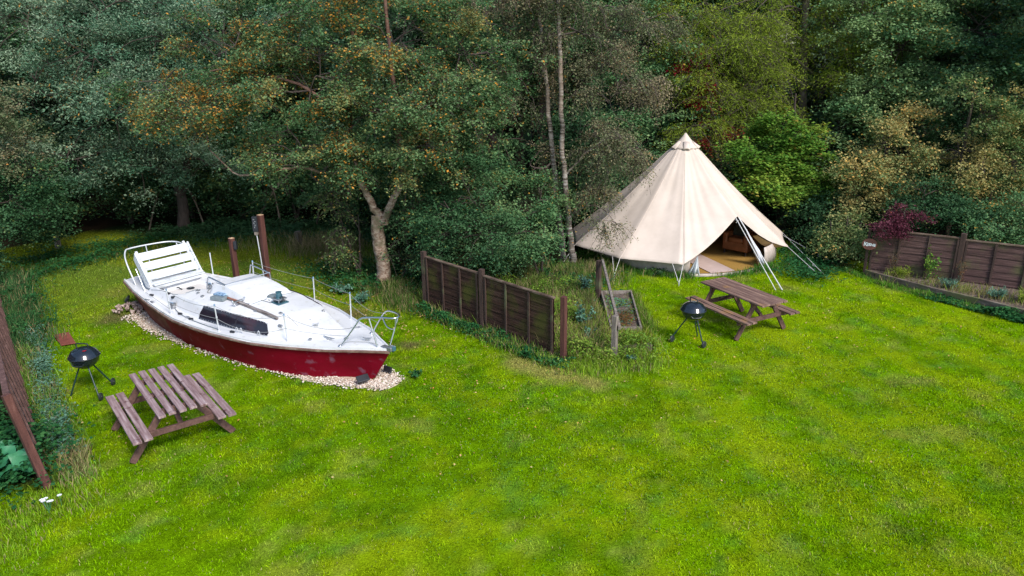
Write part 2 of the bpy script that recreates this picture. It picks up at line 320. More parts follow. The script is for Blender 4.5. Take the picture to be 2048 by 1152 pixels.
def pmesh(name, V, F, mat, tint=None, fcol=None, parent=None, loc=None, smooth=False):
    "fast mesh from numpy arrays; F is (n,k)"
    me = bpy.data.meshes.new(name); n, k = F.shape
    me.vertices.add(len(V)); me.vertices.foreach_set('co', np.ascontiguousarray(V, dtype=np.float32).ravel())
    me.loops.add(n*k); me.loops.foreach_set('vertex_index', np.ascontiguousarray(F, dtype=np.int32).ravel())
    me.polygons.add(n); me.polygons.foreach_set('loop_start', np.arange(0, n*k, k, dtype=np.int32))
    if smooth: me.polygons.foreach_set('use_smooth', np.ones(n, dtype=bool))
    me.update(calc_edges=True)
    if tint is not None:
        a = me.attributes.new('tint', 'FLOAT', 'FACE'); a.data.foreach_set('value', np.ascontiguousarray(tint, dtype=np.float32))
    if fcol is not None:
        dom = 'FACE' if len(fcol) == n else 'POINT'
        a = me.attributes.new('col', 'FLOAT_COLOR', dom); c4 = np.ones((len(fcol), 4), np.float32); c4[:, :3] = fcol; a.data.foreach_set('color', c4.ravel())
    me.materials.append(mat)
    o = bpy.data.objects.new(name, me); col.objects.link(o)
    if parent: o.parent = parent
    if loc is not None: o.location = loc
    return o

# ------------------------------------------------------------------ ground
gm, nt, p = newmat('turf_and_soil'); N = nt.nodes; L = nt.links
a = N.new("ShaderNodeAttribute"); a.attribute_name = 'col'
tc = N.new("ShaderNodeTexCoord"); no = N.new("ShaderNodeTexNoise"); no.inputs['Scale'].default_value = 38; no.inputs['Detail'].default_value = 6; no.inputs['Roughness'].default_value = .7
L.new(tc.outputs['Object'], no.inputs['Vector'])
mr = N.new("ShaderNodeMapRange"); mr.inputs[1].default_value = .3; mr.inputs[2].default_value = .7; mr.inputs[3].default_value = .30; mr.inputs[4].default_value = .95  # ground darkened for the shade between the tufts
L.new(no.outputs[0], mr.inputs[0]); vm = N.new("ShaderNodeVectorMath"); vm.operation = 'SCALE'; L.new(a.outputs['Color'], vm.inputs[0]); L.new(mr.outputs[0], vm.inputs['Scale'])
L.new(vm.outputs[0], p.inputs['Base Color']); p.inputs['Roughness'].default_value = .9; p.inputs['Specular IOR Level'].default_value = 0
bp = N.new("ShaderNodeBump"); bp.inputs['Strength'].default_value = .8; bp.inputs['Distance'].default_value = .03; L.new(no.outputs[0], bp.inputs['Height']); L.new(bp.outputs[0], p.inputs['Normal'])
xs = np.concatenate([[-400, -120, -50, -30], np.arange(-20, 20.01, .12), [30, 50, 120, 400]]); ys = np.concatenate([[-200, -60, -10, 2], np.arange(5, 27.01, .12), [32, 45, 90, 300, 600]])
X, Y = np.meshgrid(xs, ys); Z = (fbm(X, Y, 2.5, 50, 2)-.5)*.03*np.where((X > -20) & (X < 20) & (Y < 27), 1, 0)-.015
V = np.stack([X, Y, Z], -1).reshape(-1, 3); nx = len(xs); ny = len(ys)
I, J = np.meshgrid(np.arange(ny-1), np.arange(nx-1), indexing='ij'); q = (I*nx+J).ravel()
F = np.stack([q, q+1, q+nx+1, q+nx], -1)
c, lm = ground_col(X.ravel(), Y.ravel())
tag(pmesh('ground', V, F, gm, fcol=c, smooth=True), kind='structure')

# ------------------------------------------------------------------ grass blades (uncountable)
bm_, nt, p = newmat('grass_blade'); N = nt.nodes; L = nt.links
a = N.new("ShaderNodeAttribute"); a.attribute_name = 'col'
L.new(a.outputs['Color'], p.inputs['Base Color']); p.inputs['Roughness'].default_value = .7; p.inputs['Specular IOR Level'].default_value = 0
t = N.new("ShaderNodeBsdfTranslucent"); L.new(a.outputs['Color'], t.inputs[0]); mx = N.new("ShaderNodeMixShader"); mx.inputs[0].default_value = .3
L.new(p.outputs[0], mx.inputs[1]); L.new(t.outputs[0], mx.inputs[2]); L.new(mx.outputs[0], N["Material Output"].inputs[0])
def in_view(x, y, mrg=60):
    d = y*math.cos(CP)+CH*math.sin(CP); u = -(y*math.sin(CP)-CH*math.cos(CP))
    X = x/d; Yv = u/d; px = 1024+CF*(cr_*X-sr_*Yv); py = 576+CF*(sr_*X+cr_*Yv)
    return (px > -mrg) & (px < 2048+mrg) & (py < 1152+mrg)
def blades(rng, x, y, h, w, fcol, lean=.6, z0=-.02):
    n = len(x); a = rng.rand(n)*2*np.pi; l = rng.rand(n)*lean*h; b = rng.rand(n)*2*np.pi
    P = np.stack([x, y, np.zeros(n)+z0], -1); W = np.stack([np.cos(a), np.sin(a), np.zeros(n)], -1)*w[:, None]/2
    T = P + np.stack([np.cos(b)*l, np.sin(b)*l, h], -1)
    Mi = P*.45+T*.55; Mi[:, 2] += h*.10
    V = np.stack([P-W, P+W, Mi+W*.8, T, Mi-W*.8], 1).reshape(-1, 3)
    F = np.arange(n*5).reshape(n, 5)
    return V, F, fcol
rng = np.random.RandomState(11)
xs_, ys_ = [], []
for (y0, y1, dens) in ((6.3, 9, 2600), (9, 12, 1900), (12, 16, 1300), (16, 23.5, 800)):
    n = int(28*(y1-y0)*dens); x = rng.rand(n)*28-15.5; y = y0+rng.rand(n)*(y1-y0)
    k = in_view(x, y); xs_.append(x[k]); ys_.append(y[k])
x = np.concatenate(xs_); y = np.concatenate(ys_)
c, lm = ground_col(x, y)
s, nn = boat_local(x, y)
keep = (rng.rand(len(x)) < lm) & ~((s > -.1) & (s < 7.4) & (np.abs(nn) < halfb(np.clip(s, 0, 7.85))*.75+.12)) & (np.hypot(x-TENT.x, y-TENT.y) > 2.48)
x, y, c = x[keep], y[keep], c[keep]; n = len(x)
far = np.clip((y-7)/14, 0, 1)
h = (.015+.022*rng.rand(n))*(1+.8*(fbm(x, y, .14, 60, 2)-.5)*2); w = .007+.008*far+.003*rng.rand(n)
c = c*(.40+1.25*rng.rand(n)[:, None]); st_ = rng.rand(n) < .035; c[st_] = np.array([.42, .36, .16])*(.6+.6*rng.rand(st_.sum())[:, None])
V, F, fc = blades(rng, x, y, h, w, c, 1.1)
tag(pmesh('lawn_grass', V, F, bm_, fcol=fc), 'short mown bright green lawn grass with yellow and dark patches', 'grass', kind='stuff')

def leaves(name, mat, P, size, tint, rng, flat=.6, aspect=.6, parent=None, loc=None, out=None, align=None):
    n = len(P); nrm = rng.randn(n, 3); nrm /= np.linalg.norm(nrm, axis=1)[:, None]; nrm[:, 2] = np.abs(nrm[:, 2]); nrm[:, 2] += flat
    if out is not None: nrm += out
    nrm /= np.linalg.norm(nrm, axis=1)[:, None]
    t = rng.randn(n, 3) if align is None else align + .35*rng.randn(n, 3)
    t -= nrm*(t*nrm).sum(1)[:, None]; t /= np.linalg.norm(t, axis=1)[:, None]; b = np.cross(nrm, t)
    Ls = size[:, None]/2; Ws = Ls*aspect
    V = np.stack([P-t*Ls, P+b*Ws+nrm*Ws*.25-t*Ls*.1, P+t*Ls, P-b*Ws+nrm*Ws*.25-t*Ls*.1], 1).reshape(-1, 3)
    return pmesh(name, V, np.arange(n*4).reshape(n, 4), mat, tint=tint, parent=parent, loc=loc)

# ------------------------------------------------------------------ trees
def tubes_np(paths, n=5):
    "paths: list of (pts (k,3), radii (k)); returns MB"
    m = MB()
    for pts, rad in paths: m.tube(pts, list(rad), n, cap=False)
    return m
def make_tree(name, label, cat, base, stems, lobes, lm, bark, seed, leaf=.065, per=110, twig=.5, droop=.15, autumn=.1, group=None, aut_side=None,
              flatness=.6, aspect=.62, shell=.5, spread=1.0, twigs_visible=0, align_down=False, clump_tint=.35, bare=0.0, clump=5, limb_mat=None, limb_up=0.0, aut_scale=1.3, split=False):
    """stems: list of (points, r0, r1); lobes: (cx,cy,cz, rx,ry,rz, clusters); coordinates relative to the base"""
    rng = np.random.RandomState(seed); root = empty(name, base); tag(root, label, cat, group)
    paths = []; nodes = []
    for pts, r0, r1 in stems:
        c = catmull(pts, 5); k = len(c); rad = [r0+(r1-r0)*(i/(k-1))**.8 for i in range(k)]
        rad[0] *= 1.35
        if k > 2: rad[1] *= 1.12
        jit = [Vector(rng.randn(3)*.012*min(1, i)) for i in range(k)]
        c = [a+b for a, b in zip(c, jit)]
        paths.append((c, rad)); nodes += [(p, r) for p, r in zip(c, rad)][2:]
    NP = np.array([tuple(p) for p, r in nodes]); NR = np.array([r for p, r in nodes])
    trunk = tubes_np(paths, 9)
    trunk.build('trunk', bark, root, smooth=60)
    limbs = []; marks = [0]; CP_ = []; CD = []; CT = []
    for (cx, cy, cz, rx, ry, rz, nc) in lobes:
        cen = np.array([cx, cy, cz]); R3 = np.array([rx, ry, rz])
        d0 = np.linalg.norm(NP-cen-np.array([0, 0, limb_up*1.6]), axis=1); ok = NP[:, 2] < cz+.3*rz+limb_up*3; d0 = np.where(ok, d0, d0+3); i0 = d0.argmin(); p0 = NP[i0]; r0 = NR[i0]*(.5 if not limb_up else .22)
        lp = [p0, p0*.5+cen*.5+np.array([0, 0, .12*rz+limb_up*.8])+rng.randn(3)*.1, cen, cen+np.array([rng.randn()*.2*rx, rng.randn()*.2*ry, rz*.55])]
        lc = catmull(lp, 4); lr = np.linspace(r0, .012, len(lc)); limbs.append((lc, lr)); LA = np.array([tuple(v) for v in lc])
        ns = max(3, int(nc/clump)); u = rng.randn(ns, 3); u[:, 2] += .15; u /= np.linalg.norm(u, axis=1)[:, None]
        rr = (shell+(1-shell)*rng.rand(ns)**.6)*(.90+.26*rng.rand(ns))
        SC = cen+u*R3*rr[:, None]; si = rng.randint(0, ns, nc)
        C = SC[si]+rng.randn(nc, 3)*np.array([.24, .24, .10])*np.clip(R3.mean()*.85, .3, 1.1)
        ST = rng.rand(ns)
        kz = C[:, 2] > .15; C = C[kz]; ST_ = ST[si][kz]
        used = si[kz]
        for k_ in range(ns):
            q = SC[k_]-np.array([0, 0, .05])
            if q[2] < .2 or not (used == k_).any(): continue
            j = np.linalg.norm(LA-q, axis=1)+np.maximum(0, LA[:, 2]-q[2])*.5; j = j.argmin(); a0 = LA[j]; dd = np.linalg.norm(q-a0)
            n1 = a0*.65+q*.35+rng.randn(3)*.07*dd+np.array([0, 0, .10*dd]); n2_ = a0*.3+q*.7+rng.randn(3)*.07*dd+np.array([0, 0, .10*dd])
            limbs.append(([Vector(a0), Vector(n1), Vector(n2_), Vector(q)], [max(.014, lr[j]*.5), .012, .009, .005]))
            for c_ in C[used == k_]:
                m_ = (q+c_)/2+rng.randn(3)*.05; limbs.append(([Vector(q), Vector(m_), Vector(c_)], [.006, .005, .003]))
        CP_.append(C); CD.append(C-cen); CT.append(ST_); marks.append(len(limbs))
    C = np.concatenate(CP_); D = np.concatenate(CD); D /= (np.linalg.norm(D, axis=1)[:, None]+1e-6)
    bmat = limb_mat or (M['twig'] if bark in (M['bark_pale'], M['bark_birch']) else bark)
    if split:
        for i0_, i1_ in zip(marks[:-1], marks[1:]): tubes_np(limbs[i0_:i1_], 4).build('branch', bmat, root, smooth=60)
    else: tubes_np(limbs, 4).build('branch', bmat, root, smooth=60)
    nT = 5; nC = len(C)
    td = rng.randn(nC, nT, 3); td[:, :, 2] *= .45; td /= np.linalg.norm(td, axis=2)[:, :, None]; td += D[:, None, :]*.7; td[:, :, 2] -= droop
    td /= np.linalg.norm(td, axis=2)[:, :, None]; tl = twig*(.6+.7*rng.rand(nC, nT))*spread
    if bare > 0: pass
    k = per//nT; u = rng.rand(nC, nT, k)
    P = C[:, None, None, :]+td[:, :, None, :]*(tl[:, :, None]*u)[..., None]
    P[..., 2] -= droop*1.2*(u**2)*tl[:, :, None]
    P = P+rng.randn(*P.shape)*np.array([.07, .07, .035])*max(1, leaf/.06)
    ct = (.35*rng.rand(nC)+.65*np.concatenate(CT))**1.2*clump_tint*1.25
    hgt = (D[:, 2]*.5+.5)*.12  # lobe tops tinted lighter, light from above put into the leaf colour
    tint = (ct+hgt)[:, None, None]+rng.rand(nC, nT, k)*.36
    tint = np.clip(tint, 0, .78)
    au = fbm(C[:, 0]+base[0]+C[:, 2]*.7, C[:, 1]+base[1]-C[:, 2]*.9, aut_scale, seed)
    pa = nsst(.45, .75, au)*autumn*2
    if aut_side is not None: pa = pa*nsst(aut_side[1], aut_side[2], C @ np.array(aut_side[0]))
    hit = rng.rand(nC, nT, k) < (pa[:, None, None]+autumn*.15)
    tint = np.where(hit, .80+.2*rng.rand(nC, nT, k), tint)
    if bare > 0:
        kp = (rng.rand(nC) > bare); P = P[kp]; tint = tint[kp]; 
    al = None
    P = P.reshape(-1, 3); n = len(P); sz = leaf*(.65+.7*rng.rand(n))
    if align_down: al = np.tile(np.array([0, 0, -1.]), (n, 1))
    leaves('crown', lm, P, sz, tint.reshape(-1), rng, flatness, aspect, parent=root, align=al)
    if twigs_visible:
        segs = []
        for i in range(nC):
            for j in range(min(nT, twigs_visible)):
                q = C[i]; e = q+td[i, j]*tl[i, j]; e[2] -= droop*1.2*tl[i, j]; m_ = (q+e)/2+np.array([0, 0, .05])
                segs.append(([Vector(q), Vector(m_), Vector(e)], [.006, .0045, .003]))
        tubes_np(segs, 3).build('twig', M['twig'], root)
    return root

# ================================================================== boat
boat = empty('sailing_boat', (BOW.x, BOW.y, 0), BOAT_RZ)
tag(boat, 'old white decked sailing boat with dark red hull sunk in pale gravel on the lawn', 'boat')
OFF = .06
def zg(s): return interp(s, [0, 2, 4, 6, 7.85], [.67, .60, .57, .58, .62])
def hb(s): return float(halfb(s))
def ctr(s): return OFF*sst(0, 2, s)
SS = [0, .04, .1, .2, .35, .55, .8, 1.1, 1.5, 1.9, 2.4, 2.9, 3.5, 4.1, 4.7, 5.3, 5.9, 6.5, 7.0, 7.45, 7.85]
def hull_pt(s, side, t):
    "t 0 = under the gravel, 1 = gunwale"
    z = -.12+(zg(s)+.12)*t
    b = hb(s); bb = b*(.60+.20*sst(.3, 1.2, s)); y = bb+(b-bb)*max(t, 0)**1.25
    rake = .56*(1-sst(0, 2.0, s))*(1-t)-.55*sst(5.8, 7.85, s)*(1-t)
    return (s+rake, ctr(s)+side*y, z)
def hull_mb(s0, s1):
    m = MB(); ss = [q for q in SS if s0 <= q <= s1]
    for side in (-1, 1):
        rows = [[hull_pt(s, side, j/8) for j in range(9)] for s in ss]
        m.grid(rows)
    if s1 > 7.8:
        m.grid([[hull_pt(7.85, -1, j/8) for j in range(9)], [hull_pt(7.85, 1, j/8) for j in range(9)]])
    if s0 == 0:
        m.grid([[hull_pt(0, -1, j/8) for j in range(9)], [hull_pt(0, 1, j/8) for j in range(9)]])
    return m
hull = hull_mb(0, 5.3).build('hull', M['hull'], boat, smooth=40)
hull_mb(5.3, 7.85).build('stern_hull', M['hull_aft'], boat, smooth=40)
rb = MB()
for side in (-1, 1):
    rows = []
    for s in SS:
        x, y, z = hull_pt(s, side, 1); o_ = side
        rows.append([(x-(.03 if s < .1 else 0), y+o_*.004, z-.045), (x-(.03 if s < .1 else 0), y+o_*.026, z-.040), (x-(.03 if s < .1 else 0), y+o_*.026, z-.012), (x, y+o_*.002, z-.004)])
    rb.grid(rows)
rb.build('rubbing_strip', M['rub'], boat, smooth=50)
# deck with cabin top, coamings and cockpit recess as one moulding
def wtrunk(s): return interp(s, [1.1, 1.5, 2.4, 3.3, 4.3, 5.2, 6.7, 7.1], [.18, .38, .70, .84, .90, .84, .66, .6])
def deck_z(s, y):
    b = hb(s); z = zg(s)+.035*(1-min(1, (y/b)**2))
    w = wtrunk(s); e = w-abs(y)
    h = interp(s, [1.1, 1.6, 2.4, 3.2, 4.6, 5.2, 5.6, 6.6, 6.72], [0, .07, .19, .25, .25, .22, .15, .13, 0])
    ramp = sst(0, .13, e)
    z += h*ramp+.05*ramp*max(0, 1-(y/max(w, .1))**2)*sst(1.2, 2.4, s)*sst(5.6, 4.8, s)
    # cockpit
    k = sst(5.30, 5.42, s)*sst(6.62, 6.52, s)*sst(0, .07, .56-abs(y-.02))
    z = z*(1-k)+(.535)*k
    k2 = sst(4.95, 5.02, s)*sst(5.42, 5.34, s)*sst(0, .05, .30-abs(y+.05))
    z = z*(1-k2)+(z-.10)*k2
    return z
rows = []; NV = 84
for i in range(190):
    s = 7.85*(i/189)**1.0; b = hb(s); row = []
    for j in range(NV+1):
        v = -1+2*j/NV; y = v*b; row.append((s, ctr(s)+y, deck_z(s, y)))
    rows.append(row)
deck = MB().grid(rows).build('deck', M['deck'], boat, smooth=35)
# toe rail
for side in (-1, 1):
    m = MB(); rows = []
    for s in SS[1:]:
        y = ctr(s)+side*hb(s); z = zg(s); i_ = -side
        rows.append([(s, y+i_*.004, z-.01), (s, y+i_*.004, z+.035), (s, y+i_*.03, z+.035), (s, y+i_*.034, z-.005)])
    m.grid(rows).build('toe_rail', M['deck'], boat, smooth=40)
# cockpit floor mat
MB().box((5.97, .08, .540), (1.05, .90, .012)).build('cockpit_floor', M['cockpit'], boat, bevel=.004)
# transverse beam behind the cockpit
MB().box((6.66, .03, .72), (.10, 1.25, .10)).build('bridge_beam', M['deck'], boat, bevel=.015)
# windows
for side in (1, -1):
    m = MB(); out = []; prof = [(2.36, .0), (2.44, .09), (2.9, .118), (3.6, .128), (4.22, .135), (4.28, .12)]
    def wp(s, up, o):
        w = wtrunk(s); yy = w-.13*(.10+.80*up); y = ctr(s)+side*(yy+.006+o); z = deck_z(s, yy)+.006+o*.5
        return (s, y, z)
    top = []; bot = []
    for i in range(25):
        s = 2.38+(4.27-2.38)*i/24; f = min(1, (s-2.36)/.12); g_ = min(1, (4.29-s)/.05)
        bot.append((s, 0.0)); top.append((s, min(f, g_)*.95+.05))
    rows = [[wp(s, u*tp, .008) for (s, tp) in top] for u in (0, .25, .5, .75, 1)]
    m.grid(rows)
    rim_b = [wp(s, 0, -.01) for s, _ in bot]; m.grid([rim_b, rows[0]]); rim_t = [wp(s, tp, -.01) for s, tp in top]; m.grid([rows[-1], rim_t])
    wo = m.build('cabin_window', M['window'], boat, smooth=50)
    if side == 1:
        scr = None
        for i in range(23):
            for u in (.06, .93):
                p_ = wp(2.45+(4.2-2.45)*i/22, u, .010)
                if scr is None: scr = MB().lathe([(.008, -.004), (.008, .006), (.003, .008)], (0, 0, 0), 6).build('screw', M['alu'], wo); q_ = scr
                else: q_ = scr.copy(); col.objects.link(q_)
                q_.parent = wo; q_.location = p_
# raised hatch
rows = []
for i in range(31):
    s = 3.38+1.30*i/30; row = []
    for j in range(29):
        y = -.66+1.04*j/28; yy = (y+.14)
        e = min(s-3.38, 4.68-s, y+.66, .38-y)
        h = .21*sst(0, .08, e)*interp(s, [3.38, 3.75, 4.1, 4.68], [.35, .75, 1, .95])
        row.append((s, y+OFF, deck_z(s, y)+h-.004))
    rows.append(row)
MB().grid(rows).build('sliding_hatch', M['deck'], boat, smooth=45)
M['seal'] = mat_noise('grey_green_metal_cover', [(.3, (.10, .13, .14)), (.7, (.22, .26, .28))], .5, (9, 9, 9))
def seam(pts, rad=.006, name='seam_shade_line', mat='seal'):  # grey tubes: drawn-in edge shading at the hatch, locker lines round the cockpit
    MB().tube([Vector((s, y+OFF, deck_z(s, y)+.003)) for s, y in pts], rad, 5).build(name, M[mat], boat)
seam([(3.36, -.64+.5*k/20*2) for k in range(21)] and [(3.365, -.66+.96*k/20) for k in range(21)])
seam([(5.28, -.50+1.04*k/16) for k in range(17)], .008)
seam([(6.68, -.50+1.0*k/10) for k in range(11)], .006)
seam([(5.45+1.1*k/12, .62) for k in range(13)], .006)
seam([(2.0+.02*k, .0+.02*math.sin(k)) for k in range(2)], .004)
# stanchions
def dz(s, y): return deck_z(s, y-ctr(s))
stn = [(5.01, 1.10), (3.40, 1.07), (1.88, .68), (3.25, -1.0), (1.84, -.74), (5.32, -1.0)]
tops = {}
for i, (s, y) in enumerate(stn):
    z0 = zg(s); hh = .50
    o = MB().tube([(s, y, z0), (s, y+(.02 if y > 0 else -.02), z0+hh)], .013, 8).lathe([(.03, 0), (.03, .02), (.016, .03)], (s, y, z0), 12).lathe([(.018, 0), (.018, .02)], (s, y+(.01 if y > 0 else -.01), z0+.27), 8).build('stanchion', M['galv'], boat, smooth=50)
    MB().lathe([(.015, 0), (.016, .03), (.008, .035)], (s, y+(.02 if y > 0 else -.02), z0+hh), 8).build('cap', M['blue'], o)
    tops[i] = (s, y, z0)
MB().tube([(6.6, -.80, zg(6.6)), (6.68, -.84, zg(6.6)+.52)], .014, 8).build('stanchion', M['galv'], boat, smooth=50)
MB().tube([(6.72, .72, zg(6.7)), (7.02, .70, zg(6.7)+.46)], .012, 8).build('stanchion', M['steel'], boat, smooth=50)
# bow rail
def TB(name, pts, r=.0135, mat='steel', k=5, n=8, par=None):
    return MB().tube(catmull(pts, k), r, n).build(name, M[mat], par or boat, smooth=60)
br = MB()
br.tube(catmull([(.86, .36, .64), (.62, .20, 1.03), (.54, .14, 1.16), (.42, .07, 1.19), (.16, -.04, 1.21), (-.02, -.10, 1.22), (-.03, -.22, 1.22), (.12, -.32, 1.21), (.36, -.37, 1.19), (.50, -.40, 1.13), (.62, -.40, 1.0), (.86, -.36, .64)], 6), .015, 10)
br.tube([(.40, .07, 1.185), (.24, .06, .66)], .013, 8)
br.tube([(.06, -.30, 1.2), (.12, -.10, .67)], .013, 8)
br.tube(catmull([(.58, -.38, 1.05), (.35, -.28, .93), (.10, -.22, .97), (-.01, -.16, 1.18)], 6), .011, 8)
for (s, y) in ((.86, .36), (.24, .06), (.12, -.10), (.86, -.36)): br.lathe([(.035, 0), (.035, .014), (.018, .03)], (s, y, .655), 12)
br.build('bow_rail', M['steel'], boat, smooth=60)
# stern rail
sr = MB()
sr.tube(catmull([(7.27, .64, .62), (7.62, .60, 1.08), (7.80, .50, 1.27), (7.86, .36, 1.30), (7.82, .02, 1.31), (7.72, -.38, 1.31), (7.55, -.56, 1.30), (7.30, -.58, 1.28), (7.15, -.58, 1.24)], 6), .017, 10)
sr.tube([(7.82, .02, 1.31), (7.72, .02, .66)], .012, 8)
sr.tube([(7.56, -.56, 1.29), (7.3, -.58, .64)], .014, 8)
sr.build('stern_rail', M['galv'], boat, smooth=60)
# slatted seat panel at the stern
sp = empty('slatted_back', (6.66, .03, .72)); sp.parent = boat
lean = Vector((.36, 0, .62)); lnrm = lean.normalized(); nrm_ = Vector((-lnrm.z, 0, lnrm.x))
for sy in (-1, 1):
    m = MB(); y0 = sy*.60; w = .035
    a0, a1 = Vector((-.10, y0, -.06)), Vector((.42, y0, .66)); b0, b1 = Vector((.14, y0, -.06)), Vector((.50, y0, .50))
    vs = [];
    for yy in (-w/2, w/2):
        for q in (a0, a1, b1, b0): vs.append(q+Vector((0, yy, 0)))
    m.add(vs, [(3, 2, 1, 0), (4, 5, 6, 7), (0, 1, 5, 4), (1, 2, 6, 5), (2, 3, 7, 6), (3, 0, 4, 7)])
    m.build('side_board', M['panel_white'], sp, bevel=.004)
up_b = (Vector((.42, 0, .66))-Vector((-.10, 0, -.06))); up_b.normalize()
for i in range(3):
    c_ = Vector((.055, 0, .06))+up_b*(.13+.235*i); nrm2 = Vector((-up_b.z, 0, up_b.x))
    MB().box(c_, (.185, 1.16, .022), Matrix((up_b, Vector((0, 1, 0)), up_b.cross(Vector((0, 1, 0))))).transposed()).build('slat', M['panel_white'], sp, bevel=.004)
for i in range(2):
    MB().box((-.12+.125*i, 0, .035+.012*i), (.11, 1.16, .024)).build('seat_slat', M['panel_white'], sp, bevel=.004)
MB().box((-.17, 0, -.02), (.03, 1.16, .05)).build('front_rail', M['panel_white'], sp, bevel=.004)
for sy in (-.54, .54): MB().bar((.06, sy, .06), (.06+up_b.x*.75, sy, .06+up_b.z*.75), .05, .025).build('batten', M['panel_white'], sp)
# grab hoops over the companionway
h1 = [(5.05, .28, .80), (4.86, .33, 1.10), (4.80, .34, 1.17), (4.72, .34, 1.18), (4.28, .33, 1.12), (4.22, .32, 1.09), (4.28, .18, .86)]
h2 = [(5.10, -.72, .70), (4.86, -.66, 1.10), (4.80, -.64, 1.19), (4.70, -.63, 1.20), (4.20, -.62, 1.15), (4.14, -.63, 1.11), (4.28, -.74, .82)]
hp = MB().tube(catmull(h1, 4), .015, 8).tube(catmull(h2, 4), .015, 8).tube([(4.26, .32, 1.11), (4.18, -.62, 1.14)], .012, 8).tube([(4.80, .34, 1.16), (4.66, .30, .88)], .009, 6)
hp.build('grab_frame', M['steel'], boat, smooth=60)
# lifelines
wl = MB()
def sag(a, b, d, k=10):
    a = Vector(a); b = Vector(b); return [a.lerp(b, i/k)-Vector((0, 0, 4*d*(i/k)*(1-i/k))) for i in range(k+1)]
def tp(i, h): s, y, z = tops[i]; return (s, y+(.02 if y > 0 else -.02), z+h)
for a, b, d in ((tp(0, .5), tp(1, .5), .10), (tp(1, .5), tp(2, .5), .13), (tp(2, .5), (.66, .22, 1.0), .12), (tp(0, .27), tp(1, .26), .04), (tp(1, .26), tp(2, .26), .16), (tp(2, .26), (.74, .28, .85), .03),
                (tp(5, .5), tp(3, .5), .03), (tp(3, .5), tp(4, .5), .02), (tp(4, .5), (.5, -.40, 1.12), .12), (tp(5, .27), tp(3, .27), .03), (tp(3, .27), tp(4, .27), .03), (tp(4, .27), (.70, -.38, .9), .03),
                ((6.6, .78, .64), tp(0, .12), .0)):
    wl.tube(sag(a, b, d), .0045, 5)
wl.tube(catmull([(1.9, .62, 1.08), (2.0, .35, .78), (2.6, .1, .80), (3.3, .0, 1.0)], 6), .004, 5)
wl.tube(catmull([(.95, .30, .66), (.8, .15, .69), (.45, .02, .71), (.3, .0, .70)], 6), .004, 5)
wl.build('lifeline', M['wire'], boat)
# deck fittings
def winch(s, y, k=1.0, mat='alu'):
    z = dz(s, y)
    o = MB().lathe([(.055*k, 0), (.055*k, .02), (.035*k, .03), (.032*k, .07), (.045*k, .085), (.045*k, .10), (.01, .105)], (s, y, z-.004), 18).build('winch', M[mat], boat, smooth=40)
    MB().bar((s-.02, y, z+.108*1), (s+.09*k, y+.02, z+.112), .018, .012).build('handle', M['blue'], o)
winch(5.28, .90, 1.45); winch(4.96, .22, 1.5); winch(5.3, -.80, 1.0)
def cleat(s, y, a=0, k=1.0):
    z = dz(s, y); r_ = Matrix.Rotation(a, 3, 'Z'); m = MB()
    m.tube([Vector((s, y, z+.045))+r_ @ Vector((x_*k, 0, h_)) for x_, h_ in ((-.12, .012), (-.06, 0), (.06, 0), (.12, .012))], [.007, .012, .012, .007], 8)
    for x_ in (-.035, .035): m.tube([Vector((s, y, z-.003))+r_ @ Vector((x_*k, 0, 0)), Vector((s, y, z+.045))+r_ @ Vector((x_*k*.8, 0, 0))], [.016, .01], 8)
    m.build('cleat', M['alu'], boat, smooth=50)
cleat(1.24, .28, .1, 1.1); cleat(1.30, -.42, .9, .9); cleat(1.75, .15, .8, .5); cleat(.62, -.05, .5, .7); cleat(6.1, 1.0, .2, .6); cleat(3.35, .45, .2, .45)
def blk(name, s, y, size, mat, rz=0, dzv=0, par=None):
    z = dz(s, y)+size[2]/2-.004+dzv
    return MB().box((s, y, z), size, Matrix.Rotation(rz, 3, 'Z')).build(name, M[mat], par or boat, bevel=min(size)*.2)
for s, y, rz in ((5.95, .98, .2), (5.75, .72, .4), (4.82, 1.02, .3), (4.5, 1.04, .2), (4.38, 1.05, .3), (5.45, .78, .9), (3.10, .99, .3), (6.35, .78, .3), (6.2, .62, .4), (2.2, .58, .2)):
    blk('deck_block', s, y, (.09, .04, .045), 'black' if rz > .25 else 'alu', rz)
for s, y in ((6.0, -.64), (5.15, -.52), (5.0, -.80)): blk('deck_block', s, y, (.06, .05, .03), 'black', .3)
for s, y in ((3.03, .93), (2.93, .91), (2.52, .82)):
    z = dz(s, y); MB().tube(catmull([(s+.025, y, z), (s+.025, y+.005, z+.07), (s, y+.005, z+.10), (s-.025, y+.005, z+.07), (s-.025, y, z)], 4), .007, 7).build('rope_loop', M['galv'], boat, smooth=60)
for s, y in ((4.9, .55), (4.62, .62), (3.0, .52), (2.55, .30), (2.15, -.35), (3.95, -.80), (1.55, .45), (1.0, .10)): blk('deck_block', s, y, (.07, .05, .035), 'alu', .5+s)
MB().tube(catmull([Vector((s, y, dz(s, y)+.012)) for s, y in ((4.95, .25), (4.7, .45), (4.5, .30), (4.35, .60), (3.9, .30), (3.55, .15), (3.1, .12))], 6), .008, 6).build('loose_rope', M['wire'], boat, smooth=60)
MB().tube(catmull([Vector((s, y, dz(s, y)+.012)) for s, y in ((5.3, .88), (4.9, 1.0), (4.4, 1.06), (3.8, 1.06), (3.4, 1.05))], 6), .008, 6).build('loose_rope', M['seal'], boat, smooth=60)
